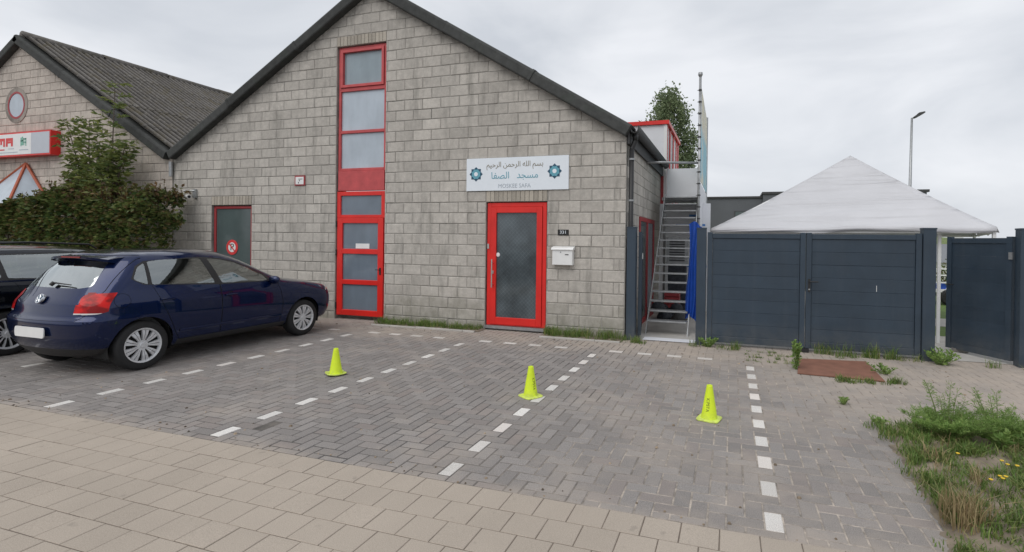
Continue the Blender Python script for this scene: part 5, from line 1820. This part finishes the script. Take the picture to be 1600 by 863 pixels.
    fd = [(1.0, 0.995), (0.995, 0.31), (1.98, 0.31), (2.02, 0.60), (1.95, 0.955)]
    for poly, tg in ((rd, 21), (fd, 22)):
        cut(grow(poly, 0.009), (0,), 2); cut(poly, (2,), tg)
    cut([(0.40, 0.30), (2.10, 0.30), (2.10, 0.20), (0.40, 0.20)], (0,), 3)          # dark sill
    # fuel flap
    if not wagon:
        fp = [(-0.235 + 0.082 * math.cos(2 * PI * i / 20), 0.875 + 0.082 * math.sin(2 * PI * i / 20)) for i in range(20)]
        cut(grow(fp, 0.004), (0,), 2); cut(fp, (2,), 23)
    # tail: rear window, hatch, lamps, bumper
    ZR = 0.0
    rw_ = [(-0.555, 1.045), (-0.455, 1.33), (0.455, 1.33), (0.555, 1.045), (0.42, 1.02), (-0.42, 1.02)]
    hatch = [(-0.63, 1.40), (0.63, 1.40), (0.70, 1.0), (0.66, 0.72), (0.60, 0.665), (-0.60, 0.665), (-0.66, 0.72), (-0.70, 1.0)]
    for sg_ in (1, -1):
        lamp_rear = [(sg_ * 0.60, 0.765), (sg_ * 0.535, 0.92), (sg_ * 0.56, 0.955), (sg_ * 0.80, 0.975), (sg_ * 0.86, 0.94), (sg_ * 0.86, 0.80), (sg_ * 0.78, 0.738), (sg_ * 0.63, 0.732)]
        cut(rounded(lamp_rear, 0.03), (0,), 31, 'rear', -0.38)
    lamp_side = [(-0.56 - ext, 0.735), (-0.56 - ext, 0.972), (-0.40 - ext, 0.978), (-0.405 - ext, 0.90), (-0.465 - ext, 0.745)]
    cut(lamp_side, (0, 31), 31)
    cut([(-0.95, 0.70), (0.95, 0.70), (0.95, 0.750), (-0.95, 0.750)], (31,), 32, 'rear')
    cut(grow(hatch, 0.007), (0,), 2, 'rear'); cut(hatch, (2,), 24, 'rear')
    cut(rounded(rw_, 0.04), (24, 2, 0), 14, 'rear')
    cut([(-0.95, 0.33), (0.95, 0.33), (0.95, 0.18), (-0.95, 0.18)], (0,), 3, 'rear')
    # windscreen (seen from above)
    cut([(-0.60, 1.38), (0.60, 1.38), (0.66, 1.75), (0.66, 2.10), (0.40, 2.24), (-0.40, 2.24), (-0.66, 2.10), (-0.66, 1.75)], (0,), 15, 'top')
    # split into parts
    bm.normal_update()
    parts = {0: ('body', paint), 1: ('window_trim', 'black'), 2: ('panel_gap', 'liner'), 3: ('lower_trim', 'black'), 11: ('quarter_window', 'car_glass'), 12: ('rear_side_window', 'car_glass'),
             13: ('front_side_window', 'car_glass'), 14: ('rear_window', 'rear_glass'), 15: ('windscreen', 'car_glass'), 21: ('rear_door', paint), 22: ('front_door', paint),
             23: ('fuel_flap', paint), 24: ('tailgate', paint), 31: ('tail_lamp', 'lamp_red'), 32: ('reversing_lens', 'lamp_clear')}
    objs = {}
    for tg, (pn, mt) in parts.items():
        for sg_ in ((1, -1) if tg in (1, 11, 12, 13, 21, 22, 23, 31, 32) else (0,)):
            sel = [f for f in bm.faces if f[tl] == tg and (sg_ == 0 or f.calc_center_median().x * sg_ > 0)]
            if not sel or (tg == 23 and sg_ < 0): 
                if tg == 23:
                    for f in sel: f[tl] = 0
                continue
            idx, vv, ff, nn = {}, [], [], []
            for f in sel:
                q = []
                for v in f.verts:
                    if v.index not in idx or True:
                        if v not in idx:
                            idx[v] = len(vv)
                            off = -0.004 if tg == 2 else (0.006 if tg in (31, 32) else (-0.002 if tg in (11, 12, 13, 14, 15) else 0.0))
                            vv.append(tuple(v.co + v.normal * off)); nn.append(tuple(v.normal))
                    q.append(idx[v])
                ff.append(q)
            m_ = bpy.data.meshes.new(pn); m_.from_pydata(vv, [], ff); m_.materials.append(MAT[mt])
            m_.polygons.foreach_set('use_smooth', [True] * len(m_.polygons))
            m_.update()
            m_.normals_split_custom_set_from_vertices(nn)
            objs[(tg, sg_)] = link(pn, m_, root)
    bm.free()
    HW = 0.84 * (1.045 if wagon else 1.0)
    # handles, mirror
    for y in (0.26, 1.13):
        f = MB(); f.lathe([(0.0, -0.002), (0.05, -0.002), (0.055, 0.004), (0.0, 0.004)], (HW - 0.012, y, 0.845 - 0.03 * (y > 1)), 'x', 14)
        dd = objs.get((21 if y < 1 else 22, 1))
        f.build('handle_cup', 'liner', dd)
        f = MB(); f.bbox(-0.09, 0.09, 0, 0.018, -0.014, 0.014, 0.008)
        h = f.build('door_handle', paint if not wagon else 'chrome', dd, loc=(HW + 0.022, y, 0.85 - 0.03 * (y > 1))); h.rotation_euler = (0, 0, PI / 2)
    for sg_ in (1, -1):
        f = MB()
        f.lathe([(0.0, 0.065), (0.05, 0.055), (0.072, 0.01), (0.074, -0.035), (0.0, -0.04)], (0, 0, 0), 'y', 16)
        mi = f.build('wing_mirror', paint, root, smooth=True, loc=(sg_ * (HW + 0.03), 1.84, 0.985)); mi.scale = (1.25, 1, 0.85)
        f = MB(); f.tube((-sg_ * 0.12, 0.01, -0.06), (-sg_ * 0.02, 0, -0.04), 0.022); f.build('mirror_arm', 'black', mi)
    # wheels
    tyre = MB(); tyre.lathe([(0.205, -0.085), (0.270, -0.092), (0.295, -0.075), (0.302, -0.03), (0.302, 0.03), (0.295, 0.075), (0.270, 0.092), (0.205, 0.085)], (0, 0, 0), 'x', 40)
    tyre_me = tyre.mesh('wheel', 'rubber', True)
    dish = MB(); dish.lathe([(0.0, 0.035), (0.205, 0.035), (0.212, 0.083), (0.21, -0.08)], (0, 0, 0), 'x', 40); dish_me = dish.mesh('wheel_back', 'liner', False)
    rim = MB()
    rim.lathe([(0.188, 0.066), (0.196, 0.084), (0.212, 0.088), (0.215, 0.078), (0.188, 0.055)], (0, 0, 0), 'x', 40, True)
    nsp = 9 if not wagon else 14
    for k in range(nsp):
        a = 2 * PI * k / nsp
        for (o0, o1) in (((-0.30, -0.035), (0.035, 0.30)) if not wagon else ((-0.11, 0.11),)):
            def PP(r, fr, h): 
                aa = a + fr * 2 * PI / nsp * (1.0 if r > 0.12 else 1.05)
                return (h, r * math.cos(aa), r * math.sin(aa))
            for (ra, ha), (rb_, hb) in (((0.055, 0.072), (0.13, 0.082)), ((0.13, 0.082), (0.190, 0.074))):
                v8 = [PP(ra, o0, ha), PP(ra, o1, ha), PP(rb_, o1, hb), PP(rb_, o0, hb), PP(ra, o0, ha - 0.03), PP(ra, o1, ha - 0.03), PP(rb_, o1, hb - 0.03), PP(rb_, o0, hb - 0.03)]
                rim.add(v8, [(0, 1, 2, 3), (0, 4, 5, 1), (2, 6, 7, 3), (1, 5, 6, 2), (3, 7, 4, 0)])
    rim.lathe([(0.0, 0.078), (0.028, 0.078), (0.034, 0.072), (0.062, 0.070), (0.066, 0.05)], (0, 0, 0), 'x', 24)
    bmq = bmesh.new(); rim_me = rim.mesh('rim', 'silver', False); bmq.from_mesh(rim_me); bmesh.ops.recalc_face_normals(bmq, faces=bmq.faces); bmq.to_mesh(rim_me); bmq.free()
    for y in (0.0, 2.47):
        for sg_ in (1, -1):
            w_ = link('wheel', tyre_me, root, (sg_ * (HW - 0.115), y, 0.302)); w_.rotation_euler = (0, 0, 0 if sg_ > 0 else PI)
            link('wheel_back', dish_me, w_); r_ = link('rim', rim_me, w_)
            f = MB(); pr = []
            arc = [(0.36 * math.cos(a_), 0.36 * math.sin(a_)) for a_ in np.linspace(-0.30, PI + 0.30, 24)]
            f.add([(h_, a_, b_) for h_ in (-0.26, 0.035) for a_, b_ in arc], [(q_, q_ + 1, q_ + 25, q_ + 24) for q_ in range(23)] + [tuple(range(24))])
            wl = f.build('arch_liner', 'liner', root, fixn=False, loc=(sg_ * (HW - 0.10), y, 0.30)); wl.rotation_euler = (0, 0, 0 if sg_ > 0 else PI)
    # interior: floor, seats, dashboard, steering wheel
    f = MB(); f.box(-0.70, 0.70, -0.15 - ext, 2.05, 0.30, 0.36); f.build('floor', 'interior', root)
    f = MB(); f.box(-0.66, 0.66, -0.22 - ext, 0.18 - (ext if wagon else 0), 0.36, 0.86 if not wagon else 0.8); f.build('parcel_shelf', 'interior', root)
    for sx_ in (-0.36, 0.36):
        f = MB(); f.prism([(1.05, 0.50), (0.78, 1.10), (0.86, 1.12), (1.16, 0.56), (1.55, 0.60), (1.55, 0.46), (1.05, 0.40)], sx_ - 0.24, sx_ + 0.24, axis='x'); se = f.build('seat', 'interior', root)
        f = MB(); f.box(sx_ - 0.13, sx_ + 0.13, 0.72, 0.82, 1.14, 1.32); f.build('headrest', 'interior', se)
    f = MB(); f.prism([(0.20, 0.50), (0.10, 1.02), (0.22, 1.04), (0.36, 0.60), (0.75, 0.62), (0.75, 0.48)], -0.66, 0.66, axis='x'); se = f.build('rear_seat', 'interior', root)
    for sx_ in (-0.4, 0.4):
        f = MB(); f.box(sx_ - 0.13, sx_ + 0.13, 0.08, 0.17, 1.03, 1.15); f.build('headrest', 'interior', se)
    f = MB(); f.prism([(1.75, 0.55), (1.72, 0.92), (1.95, 0.97), (2.2, 0.90), (2.2, 0.55)], -0.70, 0.70, axis='x'); f.build('dashboard', 'interior', root)
    f = MB(); f.lathe([(0.165, -0.014), (0.185, 0.0), (0.165, 0.014), (0.15, 0.0)], (0, 0, 0), 'y', 20, True)
    sw_ = f.build('steering_wheel', 'black', root, loc=(-0.36, 1.62, 0.92)); sw_.rotation_euler = (-0.4, 0, 0)
    if not wagon:
        hb_ = objs.get((24, 0))
        # roof spoiler with brake light
        f = MB(); vs = []
        for x in np.linspace(-0.535, 0.535, 13):
            e = 1 - (x / 0.56) ** 4 * 0.75
            vs += [(x, -0.03, 1.424 - 0.05 * (x / 0.6) ** 2), (x, -0.17 - 0.13 * e, 1.395 - 0.05 * (x / 0.6) ** 2), (x, -0.17 - 0.125 * e, 1.365 - 0.05 * (x / 0.6) ** 2), (x, -0.10, 1.335 - 0.05 * (x / 0.6) ** 2)]
        fs = [(4 * i + a, 4 * i + (a + 1) % 4, 4 * i + 4 + (a + 1) % 4, 4 * i + 4 + a) for i in range(12) for a in range(4)] + [(0, 1, 2, 3), (48, 51, 50, 49)]
        f.add(vs, fs); sp_ = f.build('roof_spoiler', paint, root)
        f = MB(); f.box(-0.17, 0.17, -0.306, -0.29, 1.369, 1.386); f.build('brake_light', 'amber', sp_)
        # wiper
        f = MB(); f.tube((0.0, -0.49, 1.05), (0.02, -0.47, 1.08), 0.022); f.tube((0.0, -0.475, 1.08), (0.32, -0.465, 1.062), 0.010, 0.006); f.build('rear_wiper', 'black', hb_)
        # emblem
        ye = 0.0
        f = MB(); f.lathe([(0.050, -0.006), (0.058, -0.006), (0.060, 0.012), (0.048, 0.012)], (0, 0, 0), 'y', 28, True)
        em_ = f.build('emblem', 'chrome', hb_, loc=(0, -0.588, 0.90)); em_.rotation_euler = (-0.50, 0, 0)
        f = MB(); f.lathe([(0.0, -0.001), (0.049, -0.001)], (0, 0, 0), 'y', 28); f.build('emblem_back', 'navy', em_)
        f = MB()
        for (xa, za, xb, zb_) in ((-0.020, 0.044, 0.0, 0.006), (0.0, 0.006, 0.020, 0.044), (-0.042, 0.016, -0.020, -0.042), (-0.020, -0.042, 0.0, -0.004), (0.0, -0.004, 0.020, -0.042), (0.020, -0.042, 0.042, 0.016)):
            f.tube((xa, -0.004, za), (xb, -0.004, zb_), 0.0045, n=6)
        f.build('emblem_letters', 'chrome', em_)
        # blank white plate
        f = MB(); pl = [(x * 0.5, z) for x, z in rounded([(-0.52, -0.058), (0.52, -0.058), (0.52, 0.058), (-0.52, 0.058)], 0.05, 5)]
        f.prism(pl, -0.006, 0.006); f.build('number_plate', 'white', root, loc=(0.0, -0.682, 0.525))
        f = MB(); f.tube((0.0, 0.14, 1.470), (0.0, -0.02, 1.60), 0.004, 0.002, 6); f.lathe([(0.02, 0.0), (0.012, 0.03), (0.0, 0.035)], (0, 0.14, 1.455), 'z', 10); f.build('aerial', 'black', root)
        # front lamp sliver on the wing
        f = MB(); f.lathe([(0.0, 0.02), (0.07, 0.015), (0.10, 0.0)], (0, 0, 0), 'x', 16)
        hl = f.build('headlamp', 'lamp_clear', root, loc=(0.735, 3.03, 0.745)); hl.rotation_euler = (0, 0, 0.72); hl.scale = (1, 1.0, 0.8)
        # side rubbing strip low on the doors
        f = MB(); f.bbox(-0.78, 0.80, 0, 0.012, -0.018, 0.018, 0.005)
        rs = f.build('rub_strip', paint, root, loc=(HW + 0.004, 1.20, 0.42)); rs.rotation_euler = (0, 0, PI / 2)
    else:
        f = MB(); f.box(HW - 0.045, HW - 0.028, -0.55, 1.85, 1.0, 1.02)
        ch = f.build('chrome_strip', 'chrome', root); ch.rotation_euler = (0.0, 0, 0)
        for sg_ in (1, -1):
            f = MB(); f.path([(sg_ * 0.58, 1.15, 1.44), (sg_ * 0.58, 1.05, 1.505), (sg_ * 0.58, 0.3, 1.535), (sg_ * 0.58, -0.55, 1.495), (sg_ * 0.58, -0.65, 1.44)], [0.014] * 5, 8); f.build('roof_rail', 'black', root)
    return root

build_car('hatchback_car', 'dark blue small hatchback parked nose in towards the wall', (-5.985, -4.12, 0.0), 'paint_blue')
build_car('estate_car', 'dark estate car with roof rails at the left edge behind the hatchback', (-8.47, -4.22, 0.0), 'paint_black', wagon=True)

# ================================================================== CONES AND PLATE
def cone(loc, rz, label, bent=0.0):
    t = thing('training_cone', label, 'cone', loc, rz, 'neon training cones')
    f = MB()
    prof = [(0.078, 0.012), (0.074, 0.020), (0.028, 0.308), (0.026, 0.318), (0.020, 0.320), (0.018, 0.315), (0.067, 0.018)]
    f.lathe(prof, (0, 0, 0), 'z', 28); f.build('cone_body', 'neon', t, smooth=True)
    f = MB()
    sq, inn = [], []
    N_ = 40
    for i in range(N_):
        a = 2 * PI * i / N_
        c_, s_ = math.cos(a), math.sin(a)
        r = 0.104 / (abs(c_) ** 6 + abs(s_) ** 6) ** (1 / 6)
        sq.append((r * c_, r * s_)); inn.append((0.071 * c_, 0.071 * s_))
    def bz(x, y):
        return bent * (0.02 * (x * x + y * y) / 0.0132 + 0.10 * max(0.0, y - 0.05))
    vs = [(x, y, 0.002 + bz(x, y)) for x, y in sq] + [(x, y, 0.011 + bz(x, y)) for x, y in sq] + [(x * 0.97, y * 0.97, 0.014 + bz(x, y)) for x, y in sq] + [(x, y, 0.015) for x, y in inn] + [(x, y, 0.002) for x, y in inn]
    fs = []
    for k in range(4):
        for i in range(N_):
            j = (i + 1) % N_
            fs.append((k * N_ + i, k * N_ + j, (k + 1) * N_ + j, (k + 1) * N_ + i))
    f.add(vs, fs); f.build('base', 'neon_base', t)
    # brand word running down the side, wrapped on the cone
    me = text_mesh('printed_word', 'KIPSTA', 0.040, 'ink', 0.0, 'CENTER', 1.0)
    for v in me.vertices:
        hgt = 0.145 - v.co.x; q = v.co.y
        r = 0.074 + (0.028 - 0.074) * (hgt - 0.02) / 0.288 + 0.0012
        a = -PI / 2 + q / r
        v.co = (r * math.cos(a), r * math.sin(a), hgt)
    link('printed_word', me, t)
    return t
cone((-2.83, -3.50, 0), math.radians(150), 'neon yellow cone in the bay beside the blue car, no lettering in view', 0.7)
cone((-0.30, -3.50, 0), math.radians(58), 'neon yellow cone beside the middle dashed line with lettering at its right edge')
cone((1.53, -3.58, 0), math.radians(-14), 'neon yellow cone in the right bay with black lettering facing the camera')
mb = MB()
mb.prism([(2.647, -0.60), (2.528, -1.50), (3.489, -1.555), (3.526, -0.47)][::-1], 0.006, 0.018, axis='z')
tag(mb.build('steel_plate', 'rust'), 'rust brown steel plate lying on the paving before the gate', 'plate')

# scattered litter: dry leaves, grit and small stones
lit = MB()
for k in range(420):
    x, y = random.uniform(-8, 4.4), random.uniform(-5.3, -0.4)
    if random.random() < 0.45:
        y = random.choice([random.uniform(-0.75, -0.4), random.uniform(-5.47, -5.3)])
    r = random.uniform(0.004, 0.011) * (1.6 if random.random() < 0.1 else 1)
    n_ = 5
    a0 = random.random() * 6
    top_ = [(x + r * 0.6 * math.cos(a0 + i * 2 * PI / n_), y + r * 0.6 * math.sin(a0 + i * 2 * PI / n_), 0.002 + r * 0.6) for i in range(n_)]
    bot_ = [(x + r * math.cos(a0 + i * 2 * PI / n_), y + r * math.sin(a0 + i * 2 * PI / n_), 0.0005) for i in range(n_)]
    lit.add(bot_ + top_, [tuple(range(n_, 2 * n_))] + [(i, (i + 1) % n_, n_ + (i + 1) % n_, n_ + i) for i in range(n_)], random.uniform(0.01, 0.99))
MAT['grit'] = plain('grit and dry leaf bits', (0.22, 0.17, 0.12), 0.9, var=0.4, nscale=40, rnd=0.7)
tag(lit.build('litter', 'grit', fixn=False), 'scattered grit and dry leaf bits on the paving', 'litter', kind='stuff')
